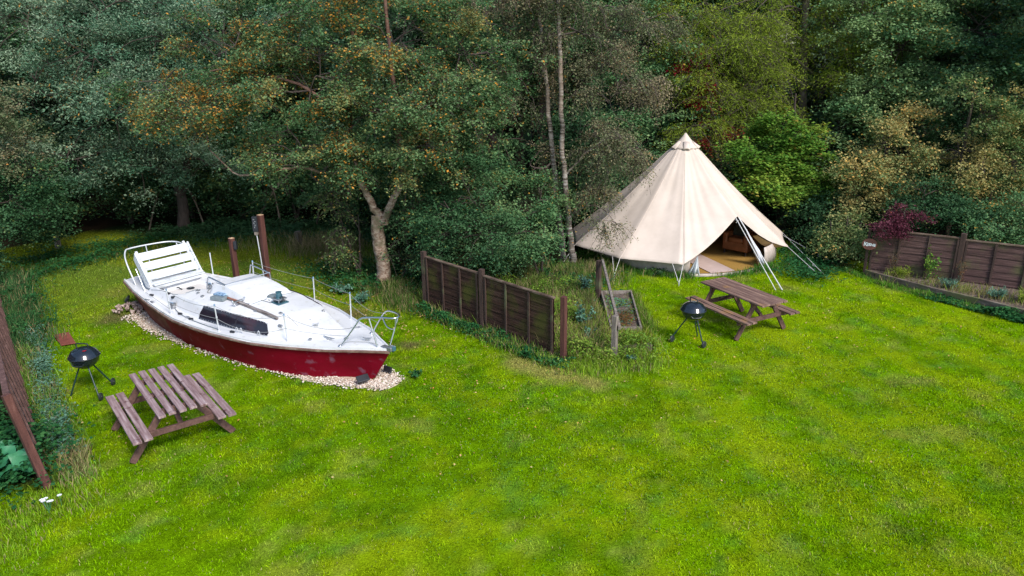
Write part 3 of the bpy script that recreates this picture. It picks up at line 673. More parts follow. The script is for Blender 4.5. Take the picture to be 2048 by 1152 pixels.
# instrument box
ib = blk('instrument_box', 4.17, .50, (.32, .24, .075), 'seal', .25)
MB().box((4.22, .46, dz(4.2, .47)+.082), (.26, .14, .03), Matrix.Rotation(.25, 3, 'Z')).build('instrument_cover', M['blue'], ib, bevel=.008)
MB().box((4.55, .22, dz(4.55, .22)+.004), (.34, .15, .01), Matrix.Rotation(.1, 3, 'Z')).build('hatch_step', M['cockpit'], boat, bevel=.003)
for s, y in ((5.12, .42), (5.18, .24)): MB().lathe([(.06, 0), (.06, .012), (.02, .014)], (s, y, dz(s, y)-.002), 4 if y > .3 else 16).build('deck_plate', M['alu'], boat)
# round compass and small lever on the cockpit floor
cm = MB().lathe([(.085, 0), (.085, .012), (.065, .022), (.03, .03)], (6.30, -.06, .546), 24).build('floor_hatch', M['black'], boat, smooth=40)
MB().lathe([(.03, 0), (.03, .008), (.01, .01)], (6.30, -.06, .573), 16).build('knob', M['alu'], cm)
MB().tube([(6.36, .10, .555), (6.44, .14, .60), (6.48, .15, .59)], .014, 6).build('lever', M['black'], boat)
# wooden pole with metal bracket, lying on the cabin top
pz = [dz(s, y)+.03 for s, y in ((3.95, .46), (2.42, .50))]
pole = MB().tube([(3.55, .475, pz[0]+.02), (3.1, .485, pz[0]-.015), (2.75, .49, pz[1]+.03), (2.38, .50, pz[1]+.01)], [.028, .036, .034, .03], 8).build('wooden_pole', M['pole_wood'], boat, smooth=50)
MB().tube([(4.0, .45, pz[0]+.015), (3.55, .475, pz[0]+.02)], [.022, .028], 10).build('pole_handle', M['varnish'], pole, smooth=50)
bk = MB()
for sgn in (-1, 1):
    cx_ = 3.56+.0*sgn; cy_ = .475+sgn*.115
    bk.tube([(cx_+.035*math.cos(t_), cy_+.02*sgn+.03*math.sin(t_), pz[0]+.03+.065*math.sin(t_)) for t_ in [k*math.pi/5 for k in range(11)]], .013, 6)
bk.box((3.56, .475, pz[0]+.060), (.05, .26, .016)); bk.box((3.56, .475, pz[0]+.005), (.05, .26, .016))
bk.build('bracket', M['steel'], pole, smooth=50)
# ventilators
v1 = MB().lathe([(.15, 0), (.15, .05), (.12, .055)], (3.30, -.10, dz(3.3, -.1)-.012), 24).build('deck_vent', M['white'], boat, smooth=35)
MB().lathe([(.135, 0), (.11, .022), (.02, .028)], (3.30, -.10, dz(3.3, -.1)+.042), 24).build('cover', M['seal'], v1, smooth=35)
sl = MB()
for k in range(8): sl.box((3.30+.131*math.cos(k*.785+.3)*1.15, -.10+.131*math.sin(k*.785+.3)*1.15, dz(3.3, -.1)+.012), (.006, .03, .014), Matrix.Rotation(k*.785+.3, 3, 'Z'))
sl.build('slot', M['black'], v1)
z_ = dz(3.02, .02)
v2 = MB().box((3.02, -.02, z_+.004), (.26, .24, .025)).build('mast_step', M['teal'], boat, bevel=.004)
MB().box((3.02, -.02, z_+.085), (.23, .21, .02)).build('top_plate', M['alu'], v2, bevel=.004)
c4 = MB()
for dx_, dy_ in ((-.08, -.07), (.08, -.07), (.08, .07), (-.08, .07), (0, 0)): c4.tube([(3.02+dx_, -.02+dy_, z_+.015), (3.02+dx_, -.02+dy_, z_+.08)], .011, 6)
c4.build('pillar', M['alu'], v2)
MB().lathe([(.07, 0), (.062, .06), (.05, .10), (.062, .12), (.02, .125)], (3.02, -.02, z_+.093), 18).build('drum', M['teal'], v2, smooth=40)
MB().tube(catmull([(2.96, .0, z_+.12), (2.84, .03, z_+.15), (2.82, .03, z_+.10), (2.86, .03, z_+.09)], 4), .014, 7).build('crank', M['black'], v2, smooth=60)
# handrail on the far side
hr = MB()
for k in range(5):
    s = 4.25-1.32*k/4; hr.lathe([(.02, 0), (.018, .055)], (s, -.78+.10*k/4, dz(s, -.78+.1*k/4)-.004), 8)
hr.tube([(4.3, -.78, dz(4.25, -.78)+.055), (3.6, -.74, dz(3.6, -.74)+.055), (2.9, -.68, dz(2.9, -.68)+.055)], .024, 8)
hr.build('hand_rail', M['pole_wood'], boat, smooth=50)
MB().tube(catmull([(4.55, -.92, .68), (4.42, -.98, .74), (4.30, -.95, .68), (4.45, -.9, .70), (4.2, -.93, .66)], 5), .03, 7).build('rope_coil', M['blue'], boat, smooth=60)
blk('side_light', 3.85, -.97, (.16, .04, .07), 'galv', .1)
MB().box((.10, -.01, .70), (.20, .10, .03)).box((.0, -.02, .70), (.10, .13, .07)).build('bow_fitting', M['alu'], boat, bevel=.008)
MB().box((-.04, -.03, .70), (.06, .07, .08)).build('bow_roller', M['teal'], boat, bevel=.01)

# gravel round the hull: a bed and loose stones (uncountable)
rng = np.random.RandomState(5)
def gravel_r(s, side):   # outer limit
    return interp(s, [-.3, .2, .6, 1.5, 3, 4.5, 6, 7.2], [.08, .20, .44, .74, .98, 1.12, 1.12, 1.05] if side > 0 else [.16, .30, .42, .60, .8, .85, .85, .7])
rows = []
for s in np.linspace(.02, 7.2, 60):
    rows.append([(s, y_*gravel_r(s, 1 if y_ > 0 else -1)*(1+.05*math.sin(s*5+y_)), .0+.012*(1-abs(y_)**3)-(.035 if abs(y_) > .99 or s < .05 or s > 7.15 else 0)) for y_ in np.linspace(-1, 1, 24)])
M['gravel'] = mat_noise('cream_gravel', [(.3, (.33, .25, .19)), (.5, (.52, .42, .34)), (.7, (.68, .58, .49))], .9, (40, 40, 40), 1, bump=.8, bscale=60)
gp = MB().grid(rows).build('gravel_bed', M['gravel']); gp.location = BOW; gp.rotation_euler.z = BOAT_RZ; tag(gp, kind='structure')
n = 15000; s = rng.rand(n)*7.25+.02; yy = (rng.rand(n)*2-1)
R_ = np.array([gravel_r(a, 1 if b > 0 else -1) for a, b in zip(s, yy)]); y = yy*(R_+.10*rng.randn(n)*.6+.03)
inner = halfb(np.clip(s, 0, 7.85))*.60
patch = fbm(s, y, .5, 9)
k = (np.abs(y) > inner*(s > .45)-.02) & ((s < 4.6) | (patch > .40) | (rng.rand(n) < .25)); s, y = s[k], y[k]; n = len(s)
base_o = np.array([[1, 0, 0], [-1, 0, 0], [0, 1, 0], [0, -1, 0], [0, 0, 1], [0, 0, -1]], float)
fo = np.array([[0, 2, 4], [2, 1, 4], [1, 3, 4], [3, 0, 4], [2, 0, 5], [1, 2, 5], [3, 1, 5], [0, 3, 5]])
sz = .012+.016*rng.rand(n)**2; V = base_o[None]*(sz[:, None]*(np.ones((n, 3))*[1, 1, .6]))[:, None, :]*(.75+.5*rng.rand(n, 6, 1))
an = rng.rand(n)*6.28; ca, sa = np.cos(an)[:, None], np.sin(an)[:, None]
V = np.stack([V[..., 0]*ca-V[..., 1]*sa, V[..., 0]*sa+V[..., 1]*ca, V[..., 2]], -1)+np.stack([s, y, .012+.014*rng.rand(n)], -1)[:, None, :]
F = (fo[None]+(np.arange(n)*6)[:, None, None]).reshape(-1, 3)
gm2 = leafmat('gravel_stone', [(0, (.36, .26, .19)), (.4, (.55, .45, .37)), (.8, (.70, .61, .53)), (1, (.78, .73, .68))], 0, .8, .2)
gs = pmesh('gravel', V.reshape(-1, 3), F, gm2, tint=np.repeat(rng.rand(n), 8)); gs.location = BOW; gs.rotation_euler.z = BOAT_RZ
tag(gs, 'cream and pink loose gravel spread round the red boat hull', 'gravel', kind='stuff')

def floodlight(label, x, y, rz, tilt=.6, k=1.0):
    o = empty('floodlight', (x, y, 0), rz); tag(o, label, 'floodlight')
    MB().tube([(0, 0, -.02), (0, 0, .07)], .012*k, 8).build('stake', M['black'], o)
    r_ = Matrix.Rotation(tilt, 3, 'Y')
    h_ = MB().box((0, 0, .13*k), (.05*k, .22*k, .13*k), r_).build('head', M['black'], o, bevel=.012)
    MB().box(Vector((0, 0, .13*k))+r_ @ Vector((.027*k, 0, 0)), (.006, .18*k, .10*k), r_).build('lens', M['enamel2'], h_)
floodlight('small black floodlight on the gravel in front of the red bow', -2.58, 11.62, 2.2, .9)
floodlight('small black floodlight on the gravel beyond the tip of the bow', -2.22, 12.05, 1.0, .2, .8)
floodlight('small black floodlight on the grass by the boat stern', -8.76, 16.02, .4, .8)
# heap of broken stone by the stern
m = MB(); r_ = random.Random(3)
for i in range(60):
    a_ = r_.random()*6.28; d_ = r_.random()**.6; c_ = Vector((-8.45+.42*d_*math.cos(a_), 15.62+.34*d_*math.sin(a_), .05+.10*(1-d_)))
    k_ = .03+.045*r_.random(); q_ = Quaternion((r_.random()-.5, r_.random()-.5, r_.random()-.5, r_.random()-.5)).normalized().to_matrix()
    m.add([c_+q_ @ Vector(v)*k_*(.7+.6*r_.random()) for v in base_o], [tuple(f) for f in fo])
M['rubble'] = mat_noise('rubble_stone', [(.3, (.13, .09, .08)), (.5, (.28, .20, .17)), (.7, (.5, .42, .36))], .9, (9, 9, 9), 1.5)
tag(m.build('rubble_heap', M['rubble']), 'small heap of brown and pink broken stone by the boat stern', 'rubble')

# ================================================================== picnic tables
def picnic(label, x, y, rz, nslat, sw, L_, W_, h, wood, S, group):
    o = empty('picnic_table', (x, y, 0), rz); tag(o, label, 'picnic table')
    gap = (W_-nslat*sw)/(nslat-1)
    rr = random.Random(int(x*10))
    for i in range(nslat):
        yc = -W_/2+sw/2+i*(sw+gap); d_ = (rr.random()-.5)*.02
        b = MB().box((d_, yc, h-.016), (L_, sw, .034)).build('top_slat', wood, o, bevel=.005)
    for sy in (-1, 1):
        for k in range(2):
            yc = sy*(.50+.145*k); MB().box(((rr.random()-.5)*.02, yc, .43), (L_*1.02, .115, .034)).build('seat_slat', wood, o, bevel=.005)
    fx = L_/2-.30
    for sx in (-1, 1):
        xx = sx*fx
        MB().box((xx, 0, h-.075), (.045, W_*.94, .08)).build('top_batten', M['table_frame'], o, bevel=.004)
        MB().box((xx+sx*.046, 0, .37), (.045, 1.36, .085)).build('cross_beam', M['table_frame'], o, bevel=.004)
        for sy in (-1, 1):
            MB().bar((xx+sx*.001, sy*.20, h-.04), (xx+sx*.001, sy*S/2, 0.0), .095, .042, up=(1, 0, 0)).build('leg', M['table_frame'], o, bevel=.004)
        MB().bar((xx, 0, .37), (xx-sx*.48, 0, h-.05), .07, .04).build('brace', M['table_frame'], o, bevel=.004)
    MB().box((0, 0, h-.06), (.06, W_*.8, .04)).build('middle_batten', M['table_frame'], o)
    return o
picnic('pale worn picnic table with gaps between its five top boards, beside the boat', -5.207, 10.128, -.911, 5, .098, 1.80, .66, .72, M['table_wood_pale'], 1.42, None)
picnic('dark brown picnic table with close set boards in front of the tent', 4.646, 14.202, -1.099, 6, .104, 1.76, .66, .74, M['table_wood_gold'], 1.28, None)

# ================================================================== kettle barbecues
def bbq(label, cx, cy, feet, wheel, hrz, vent, rz_=.235, rim=.68):
    o = empty('kettle_barbecue', (cx, cy, 0)); tag(o, label, 'barbecue')
    r = rz_
    MB().lathe([(.03, rim-.20), (.10, rim-.19), (.17, rim-.145), (.215, rim-.08), (r-.004, rim-.01), (r, rim)], (0, 0, 0), 40).build('bowl', M['enamel'], o, smooth=50)
    lid = MB().lathe([(r+.004, rim+.004), (r+.010, rim+.012), (r, rim+.022), (r*.93, rim+.06), (r*.78, rim+.105), (r*.52, rim+.142), (r*.22, rim+.158), (.01, rim+.162)], (0, 0, 0), 40).build('lid', M['enamel'], o, smooth=50)
    MB().tube([((r+.007)*math.cos(a), (r+.007)*math.sin(a), rim+.006) for a in [2*math.pi*k/40 for k in range(41)]], .007, 6, False).build('rim', M['enamel2'], lid, smooth=60)
    c_, s_ = math.cos(hrz), math.sin(hrz)
    hpts = [(c_*t, s_*t, rim+z) for t, z in ((-.10, .14), (-.105, .20), (-.08, .225), (.08, .225), (.105, .20), (.10, .14))]
    MB().tube(catmull(hpts, 4), .011, 8).build('lid_handle', M['enamel2'], lid, smooth=60)
    vx, vy = vent
    vd = MB().lathe([(.034, 0), (.034, .006), (.01, .008)], (vx, vy, rim+.162-.55*(vx*vx+vy*vy)/.1*.35), 20).build('vent_disc', M['redmark'] if vent[0] else M['alu'], lid, smooth=40)
    MB().tube([(math.cos(t)*(r+.015)*.98, math.sin(t)*(r+.015)*.98-.0, rim-.055-(.03 if 0 < k < 6 else 0)) for k, t in enumerate([-1.95+.14*k for k in range(7)])], .010, 8).build('side_handle', M['enamel2'], o, smooth=60)
    for i, (fx, fy) in enumerate(feet):
        d = Vector((fx-cx, fy-cy, 0)); dn = d.normalized()
        top = dn*.10+Vector((0, 0, rim-.17)); e = d+Vector((0, 0, .0 if i not in wheel else .05))
        lg = MB().tube([top, e], .013, 10).build('leg', M['leg_green'], o, smooth=60)
        if i in wheel:
            ax_ = Vector((-dn.y, dn.x, 0)); ax_ = ax_ if i == wheel[0] else -ax_
            ax_ = Vector((math.cos(hrz+.2), math.sin(hrz+.2), 0))
            q = ax_.to_track_quat('Z', 'Y').to_matrix(); 
            w = MB().lathe([(.025, -.016), (.058, -.018), (.066, -.012), (.066, .012), (.058, .018), (.025, .016)], e+ax_*.03, 22, rot=q).build('wheel', M['black'], lg, smooth=40)
            MB().lathe([(.018, .014), (.014, .024)], e+ax_*.03, 12, rot=q).build('hub', M['enamel2'], w)
    MB().tube([Vector((feet[wheel[0]][0]-cx, feet[wheel[0]][1]-cy, .05)), Vector((feet[wheel[1]][0]-cx, feet[wheel[1]][1]-cy, .05))], .006, 6).build('axle', M['enamel2'], o) if False else None
    return o
b1 = bbq('black kettle barbecue with red lid vent between the rusty plate and the pale table', -7.17, 11.47, [(-7.48, 11.38), (-6.91, 11.22), (-7.0, 11.80)], (1, 2), -.1, (.075, -.09))
b2 = bbq('black kettle barbecue beside the dark table near the tent', 3.45, 13.30, [(3.65, 13.63), (3.08, 13.42), (3.62, 13.10)], (1, 2), -1.1, (0, -.0))

# ================================================================== fences
def fence_panel(p0, p1, z0, z1, nb, mats, thick=.035, lean=Vector((0, 0, 0)), side=1, bays=3, parent=None, topw=.05, seed=1):
    "lapped horizontal boards between two posts, upright battens on the face side"
    p0 = Vector((*p0[:2], 0)); p1 = Vector((*p1[:2], 0)); d = (p1-p0); L_ = d.length; d.normalize(); nn_ = Vector((-d.y, d.x, 0))*side
    rr = random.Random(seed); m = MB(); hgt = z1-z0
    for i in range(nb):
        za = z0+hgt*i/nb; zb = z0+hgt*(i+1)/nb+.018
        wob = (rr.random()-.5)*.012
        A = [p0+nn_*.016+lean*(za/1.35), p1+nn_*.016+lean*(za/1.35)]; B = [p0+nn_*.002+lean*(zb/1.35), p1+nn_*.002+lean*(zb/1.35)]
        k = 8; lo = []; hi = []
        for t in range(k+1):
            f = t/k; w_ = (rr.random()-.5)*.012; lo.append(A[0].lerp(A[1], f)+Vector((0, 0, za+w_))); hi.append(B[0].lerp(B[1], f)+Vector((0, 0, zb+w_*.5)))
        lo2 = [q-nn_*.012 for q in lo]; hi2 = [q-nn_*.010 for q in hi]
        m.grid([lo2, lo, hi, hi2]); m.grid([hi2, lo2])
    m.build('boards', mats[0], parent)
    for i in range(bays+1):
        f = i/bays; f = min(max(f, .02), .98)
        a = p0.lerp(p1, f)+nn_*.030; MB().bar(a+Vector((0, 0, z0))+lean*(z0/1.35), a+Vector((0, 0, z1-.01))+lean*(z1/1.35), .045, .028, up=tuple(nn_)).build('batten', mats[1], parent, bevel=.003)
    MB().bar(p0+Vector((0, 0, z1+.015))+lean*(z1/1.35), p1+Vector((0, 0, z1+.015))+lean*(z1/1.35), .075, .03).build('top_rail', mats[2], parent, bevel=.004)
def post(p, z1, w, mat, parent=None, name='post', top=None, z0=-.1, endmat=None):
    t = Vector(top) if top else Vector((p[0], p[1], z1))
    o = MB().bar((p[0], p[1], z0), t, w, w, up=(.6, .8, 0)).build(name, mat, parent, bevel=.005)
    if endmat:
        MB().box(t+Vector((0, 0, .004)), (w*.92, w*.92, .008), Matrix.Rotation(math.atan2(.8, .6), 3, 'Z')).build('sawn_end', endmat, o)
    return o
FB = (M['fence_board'], M['fence_post'], M['rail_brown'])
fc = empty('garden_fence', (-.6, 14.12, 0)); tag(fc, 'dark brown two panel garden fence standing in the middle of the lawn', 'fence')
def rel(o):
    for ch in o.children: ch.matrix_parent_inverse = Matrix.Translation(-Vector(o.location))
fence_panel((-1.84, 15.42), (-.66, 14.17), .02, 1.18, 7, FB, side=-1, parent=fc, seed=2)
fence_panel((-.54, 14.05), (.76, 12.66), .02, 1.16, 7, FB, side=-1, parent=fc, seed=5)
for q, zt, mt in (((-1.90, 15.48), 1.30, M['fence_post']), ((-.60, 14.11), 1.30, M['fence_post']), ((.92, 12.50), 1.26, M['post_red'])): post(q, zt, .095, mt, fc)
rel(fc)
kd = Vector((1.6, -1.02, 0)).normalized(); k0 = Vector((8.72, 17.50, 0))
fk = empty('garden_fence', tuple(k0)); tag(fk, 'low brown lapped board fence behind the flower bed on the right', 'fence')
FR = (M['fence_red'], M['fence_post'], M['rail_brown'])
for i in range(3):
    a = k0+kd*(1.93*i+.05); b = k0+kd*(1.93*(i+1)-.05)
    fence_panel(a, b, .0, 1.14-.03*i, 7, FR, side=-1, parent=fk, seed=10+i, bays=3)
    if i < 2: post(k0+kd*1.93*(i+1), 1.27, .11, M['fence_post'], fk)
post(k0-kd*.02, 1.16, .06, M['fence_post'], fk)
rel(fk)
ld = Vector((-.59, .807, 0)); l0 = Vector((-6.24, 8.63, 0)); lean = Vector((-.26, 0, 0))
fl = empty('garden_fence', tuple(l0)); tag(fl, 'purple brown lapped board fence leaning outwards along the left edge', 'fence')
post(l0, 1.38, .095, M['post_red'], fl, top=(l0.x-.26, l0.y, 1.38))
M['fence_left'] = mat_noise('mauve_weathered_board', [(.3, (.10, .05, .05)), (.5, (.20, .115, .115)), (.7, (.34, .23, .23))], .8, (1.2, 1.2, 26), 1.4, bump=.6, bscale=5)
FL = (M['fence_left'], M['table_frame'], M['table_frame'])
l1 = l0+ld*.06
for i in range(5):
    a = l1+ld*(1.93*i+.04); b = l1+ld*(1.93*(i+1)-.04)
    fence_panel(a, b, 0, 1.33, 7, FL, side=-1, parent=fl, seed=30+i, lean=lean, bays=3)
    if i: post(l1+ld*1.93*i, 1.36, .075, M['table_frame'], fl, top=tuple(l1+ld*1.93*i+lean+Vector((0, 0, 1.36))))
rel(fl)
# posts of the planter and its loose rail
pr = empty('post_and_rail', (1.94, 15.85, 0)); tag(pr, 'two short wooden posts with a single sloping rail beside the timber planter', 'post and rail')
post((1.94, 15.85), .93, .10, M['fence_post'], pr, endmat=None); post((1.86, 12.58), .85, .095, M['grey_wood'], pr)
MB().bar((2.01, 15.78, .95), (1.93, 12.50, .64), .05, .07).build('rail', M['grey_wood'], pr, bevel=.004); rel(pr)
# planter
pl = empty('timber_planter', (2.3, 14.9, 0)); tag(pl, 'long low timber planter of soil and small plants beside the leaning rail', 'planter')
pc = [Vector((2.03, 16.0, 0)), Vector((2.70, 16.0, 0)), Vector((2.55, 13.75, 0)), Vector((1.96, 13.75, 0))]
for i in range(4):
    a, b = pc[i], pc[(i+1) % 4]; d_ = (b-a).normalized()*.02
    MB().bar(a+Vector((0, 0, .075))+d_*(1 if i % 2 else -1), b+Vector((0, 0, .075))-d_*(1 if i % 2 else -1), .035, .19).build('board', M['grey_wood'], pl, bevel=.004)
MB().add([(2.04, 15.97, .10), (2.68, 15.97, .10), (2.53, 13.77, .10), (1.97, 13.77, .10), (2.04, 15.97, -.02), (2.68, 15.97, -.02), (2.53, 13.77, -.02), (1.97, 13.77, -.02)], [(3, 2, 1, 0), (4, 5, 6, 7), (0, 1, 5, 4), (1, 2, 6, 5), (2, 3, 7, 6), (3, 0, 4, 7)]).build('soil', M['soil'], pl)
rel(pl)
tag(MB().bar((1.90, 12.90, .07), (2.62, 12.96, .07), .12, .14).build('timber_edging', M['sleeper'], bevel=.012), 'short dark timber sleeper in the grass below the planter', 'sleeper')

# edging and bed on the right
kp = [at(1752, 546, .15), at(1873, 578, .15), at(1960, 598, .15), at(2048, 620, .15), at(2048, 620, .15)+(at(2048, 620, .15)-at(1960, 598, .15))*1.3]
ed = empty('bed_edging', (kp[0].x, kp[0].y, 0)); tag(ed, 'long low timber edging along the flower bed below the right fence', 'edging')
for i in range(len(kp)-1):
    a, b = kp[i], kp[i+1]; MB().bar((a.x, a.y, .07), (b.x, b.y, .07), .06, .19).build('plank', M['sleeper'], ed, bevel=.006)
MB().bar((kp[0].x, kp[0].y+.03, .065), (k0.x-.05, k0.y-.1, .065), .05, .17).build('plank', M['sleeper'], ed, bevel=.006)
rel(ed)
rows = [[Vector((p.x, p.y, .10)) for p in kp], [Vector((q.x, q.y, .13)) for q in [k0+kd*t for t in (.0, 1.4, 2.4, 3.6, 5.5)]]]
tag(MB().grid(rows).build('bed_soil', M['soil']), kind='structure')

# name board
sg = empty('name_board', (8.66, 17.36, .80)); tag(sg, 'oval brown board with white painted capital letters at the left end of the right fence', 'sign')
fy = Vector((-8.66, -17.36, 3.2)).normalized(); fx_ = Vector((0, 0, 1)).cross(fy).normalized(); fz_ = fy.cross(fx_)
sg.rotation_mode = 'QUATERNION'; sg.rotation_quaternion = Matrix((fx_, fz_, fy)).transposed().to_quaternion()
MB().lathe([(.001, -.012), (.165, -.012), (.17, 0), (.165, .012), (.001, .012)], (0, 0, 0), 40, 1, .82).build('board', M['sign'], sg, smooth=50)
def text(t, x, size, y=0):
    cu = bpy.data.curves.new('lettering', 'FONT'); cu.body = t; cu.size = size; cu.align_x = 'LEFT'; cu.extrude = .003; cu.offset = .004
    o = bpy.data.objects.new('lettering', cu); o.location = (x, y, .0155); o.rotation_euler = (0, 0, R(-4)); cu.materials.append(M['white']); col.objects.link(o)
    bpy.context.view_layer.update(); me = bpy.data.meshes.new_from_object(o); me.materials.clear(); me.materials.append(M['white'])
    o2 = bpy.data.objects.new('lettering', me); col.objects.link(o2); o2.location = o.location; o2.rotation_euler = o.rotation_euler; o2.parent = sg
    bpy.data.objects.remove(o); return o2
text('K', -.130, .13, -.042); text('EENE', -.056, .083, -.030)

# power posts behind the boat
e1 = empty('power_post', (-6.56, 16.93, 0)); tag(e1, 'shorter red brown post with small black box, behind the boat', 'post')
post((0, 0), 1.28, .11, M['post_red'], e1, endmat=M['post_end'])
MB().box((.085, -.03, 1.12), (.07, .10, .20)).build('socket_box', M['black'], e1, bevel=.012)
e2 = empty('power_post', (-5.86, 17.05, 0)); tag(e2, 'taller red brown post with black meter box and white pipe behind the boat', 'post')
post((0, 0), 1.80, .12, M['post_red'], e2, endmat=M['post_end'])
bx = MB().box((-.12, -.05, 1.60), (.12, .11, .36)).build('meter_box', M['black'], e2, bevel=.012)
sw = MB()
for k, (dx_, dz_) in enumerate(((-.01, .12), (.015, .07), (-.012, .03), (.01, -.02), (-.005, -.07))): sw.box((-.12+dx_, -.108, 1.60+dz_), (.035, .008, .018), Matrix.Rotation(.4*k, 3, 'Y'))
sw.build('switch', M['alu'], bx)
MB().box((-.12, -.05, 1.38), (.08, .08, .09)).build('pipe_socket', M['grey_wood'], e2, bevel=.006)
MB().tube([(-.115, -.06, 1.34), (-.09, -.07, .9), (-.05, -.08, .0)], .013, 8).build('pipe', M['galv'], e2, smooth=60)
tag(post((-13.29, 21.14), .56, .13, M['grey_wood'], name='stump_post'), 'short grey wooden post at the dark edge of the left wood', 'post')
q = at(600, 500); tag(post((q.x, q.y), .55, .15, M['bark'], name='stump_post'), 'short brown stub of post in long grass behind the boat', 'post')
# rusty plate, stick
a_, b_, c_, d_ = [Vector((*q_, 0)) for q_ in ((-9.36, 14.12), (-9.12-.15, 14.40), (-8.70, 13.75), (-8.90, 13.48))]
qs = [at(107, 672), at(138, 667), at(152, 688), at(122, 693)]
tag(MB().add([Vector((v.x, v.y, .012)) for v in qs]+[Vector((v.x, v.y, .035)) for v in qs], [(0, 1, 2, 3), (7, 6, 5, 4), (0, 4, 5, 1), (1, 5, 6, 2), (2, 6, 7, 3), (3, 7, 4, 0)]).build('metal_plate', M['slab'], bevel=.003), 'square rusty red plate lying on the grass', 'plate')
M['palewood'] = mat_noise('fresh_split_wood', [(.3, (.28, .17, .08)), (.7, (.45, .30, .16))], .8, (9, 9, 9))
tag(MB().tube([(-12.6, 16.95, .10), (-12.2, 17.1, .10), (-11.85, 17.3, .04)], [.05, .045, .012], 6).build('cut_branch', M['palewood']), 'pale split branch lying in grass by the left fence', 'branch')

# ================================================================== bell tent
tent = empty('bell_tent', tuple(TENT)); tag(tent, 'large cream canvas bell tent with open door, pitched at the edge of the trees', 'tent')
AP = Vector((-.07, 0, 3.16)); azs = [R(-102)-R(31.67)*i for i in range(10)]       # guy seams, ends at -387 = -27
def eave(a, i_=None): return Vector((math.cos(a), math.sin(a), 0))
RES = [2.80, 2.95, 3.16, 3.14, 3.0, 2.95, 2.95, 2.95, 2.88, 2.80]; RE, ZE = 2.80, .40
PEAK = Vector((.92, -1.82, 1.33))
def cone_pt(end, t, a, amp=1):
    p = AP.lerp(end, t)
    s_ = math.sin(math.pi*min(t, 1))
    p.z -= .10*s_*amp
    return p
cols = []; NSEG = 12; NT = 36
def eave_pt(i, f):
    a0, a1 = azs[i], azs[i+1]; a = a0+(a1-a0)*f; e0 = Vector((math.cos(a0)*RES[i], math.sin(a0)*RES[i], ZE-.04)); e1 = Vector((math.cos(a1)*RES[i+1], math.sin(a1)*RES[i+1], ZE-.04))
    rr_ = RES[i]*(1-f)+RES[i+1]*f
    ch = e0.lerp(e1, f); arc = Vector((math.cos(a)*rr_, math.sin(a)*rr_, ZE))
    w = 4*f*(1-f)
    p = ch.lerp(arc, .2); p.z = ZE-.04+.05*w
    return p
ends = []
for i in range(9):
    for k in range(NSEG): ends.append((eave_pt(i, k/NSEG), k/NSEG, azs[i]+(azs[i+1]-azs[i])*k/NSEG, 0))
G2 = Vector((math.cos(azs[9])*RE, math.sin(azs[9])*RE, ZE-.04)); G1 = Vector((math.cos(azs[0])*RE, math.sin(azs[0])*RE, ZE-.04))
ends.append((G2, 0, azs[9], 0))
for k in range(1, 24):      # door edge G2 -> peak
    f = k/24; p = G2.lerp(PEAK, f); p.z -= .16*math.sin(math.pi*f)*(1-.25*f); ends.append((p, f, math.atan2(p.y, p.x), 1))
ends.append((PEAK, 0, math.atan2(PEAK.y, PEAK.x), 2))
for k in range(1, 24):
    f = k/24; p = PEAK.lerp(G1, f); p.z -= .10*math.sin(math.pi*f); p += Vector((-.02, -.07, 0))*math.sin(math.pi*f); ends.append((p, f, math.atan2(p.y, p.x), 1))
rr = random.Random(4); wr = [[rr.random() for _ in range(40)] for _ in range(8)]
rows = []
for idx, (e, f, a, kind) in enumerate(ends):
    row = []
    for j in range(NT+1):
        t = .03+.97*(j/NT)**.85
        p = cone_pt(e, t, a)
        seam = (0 if kind == 0 and f == 0 else 1)
        rad = Vector((math.cos(a), math.sin(a), .9)).normalized()
        d_ = 0
        if kind == 0: d_ = -.13*math.sin(math.pi*f)*t**1.3*(1-.35*t**6) + 0.009*math.sin(f*19+a*3+t*2)*t*(1-t)*2.2 + .014*math.sin(a*23+t*5)*t*(1-t)+.018*math.sin(f*22)*(1-min(1, 3*min(f, 1-f)))*t**5
        if kind == 1: d_ = -.04*math.sin(math.pi*f)*math.sin(math.pi*t)*.8+.020*math.sin(f*26+t*2)*t*t*(1.15-t)*(2.4 if idx > 132 else 1)
        p += rad*d_; row.append(p)
    rows.append(row)
rows.append(rows[0])
NC = len(rows)
cv = MB().grid([list(r_) for r_ in rows])
can = cv.build('canvas', M['canvas'], tent, smooth=60, solid=.006)
can.data.update()
# seam tapes
sm = MB()
for i in list(range(0, 9))+[9]:
    r_ = rows[i*NSEG if i < 9 else 108]
    sm.tube([p+Vector((p.x, p.y, 1.5)).normalized()*.002 for p in r_[3:]], .009, 5)
sm.build('seam', M['canvas'], tent, smooth=60)
# canopy underside at the door edge, light through the canvas painted amber
ln = MB(); rl = []
for k in range(1, 16):
    f = k/16; p = G2.lerp(PEAK, f*.62); p.z -= .16*math.sin(math.pi*f*.62); q = p*.93; q.z = p.z-.02
    rl.append([p-Vector((p.x, p.y, 0))*.012, Vector((q.x, q.y, q.z-.10*math.sin(math.pi*f)))])
ln.grid(rl).build('lit_underside', M['canvas_lit'], tent, smooth=60)
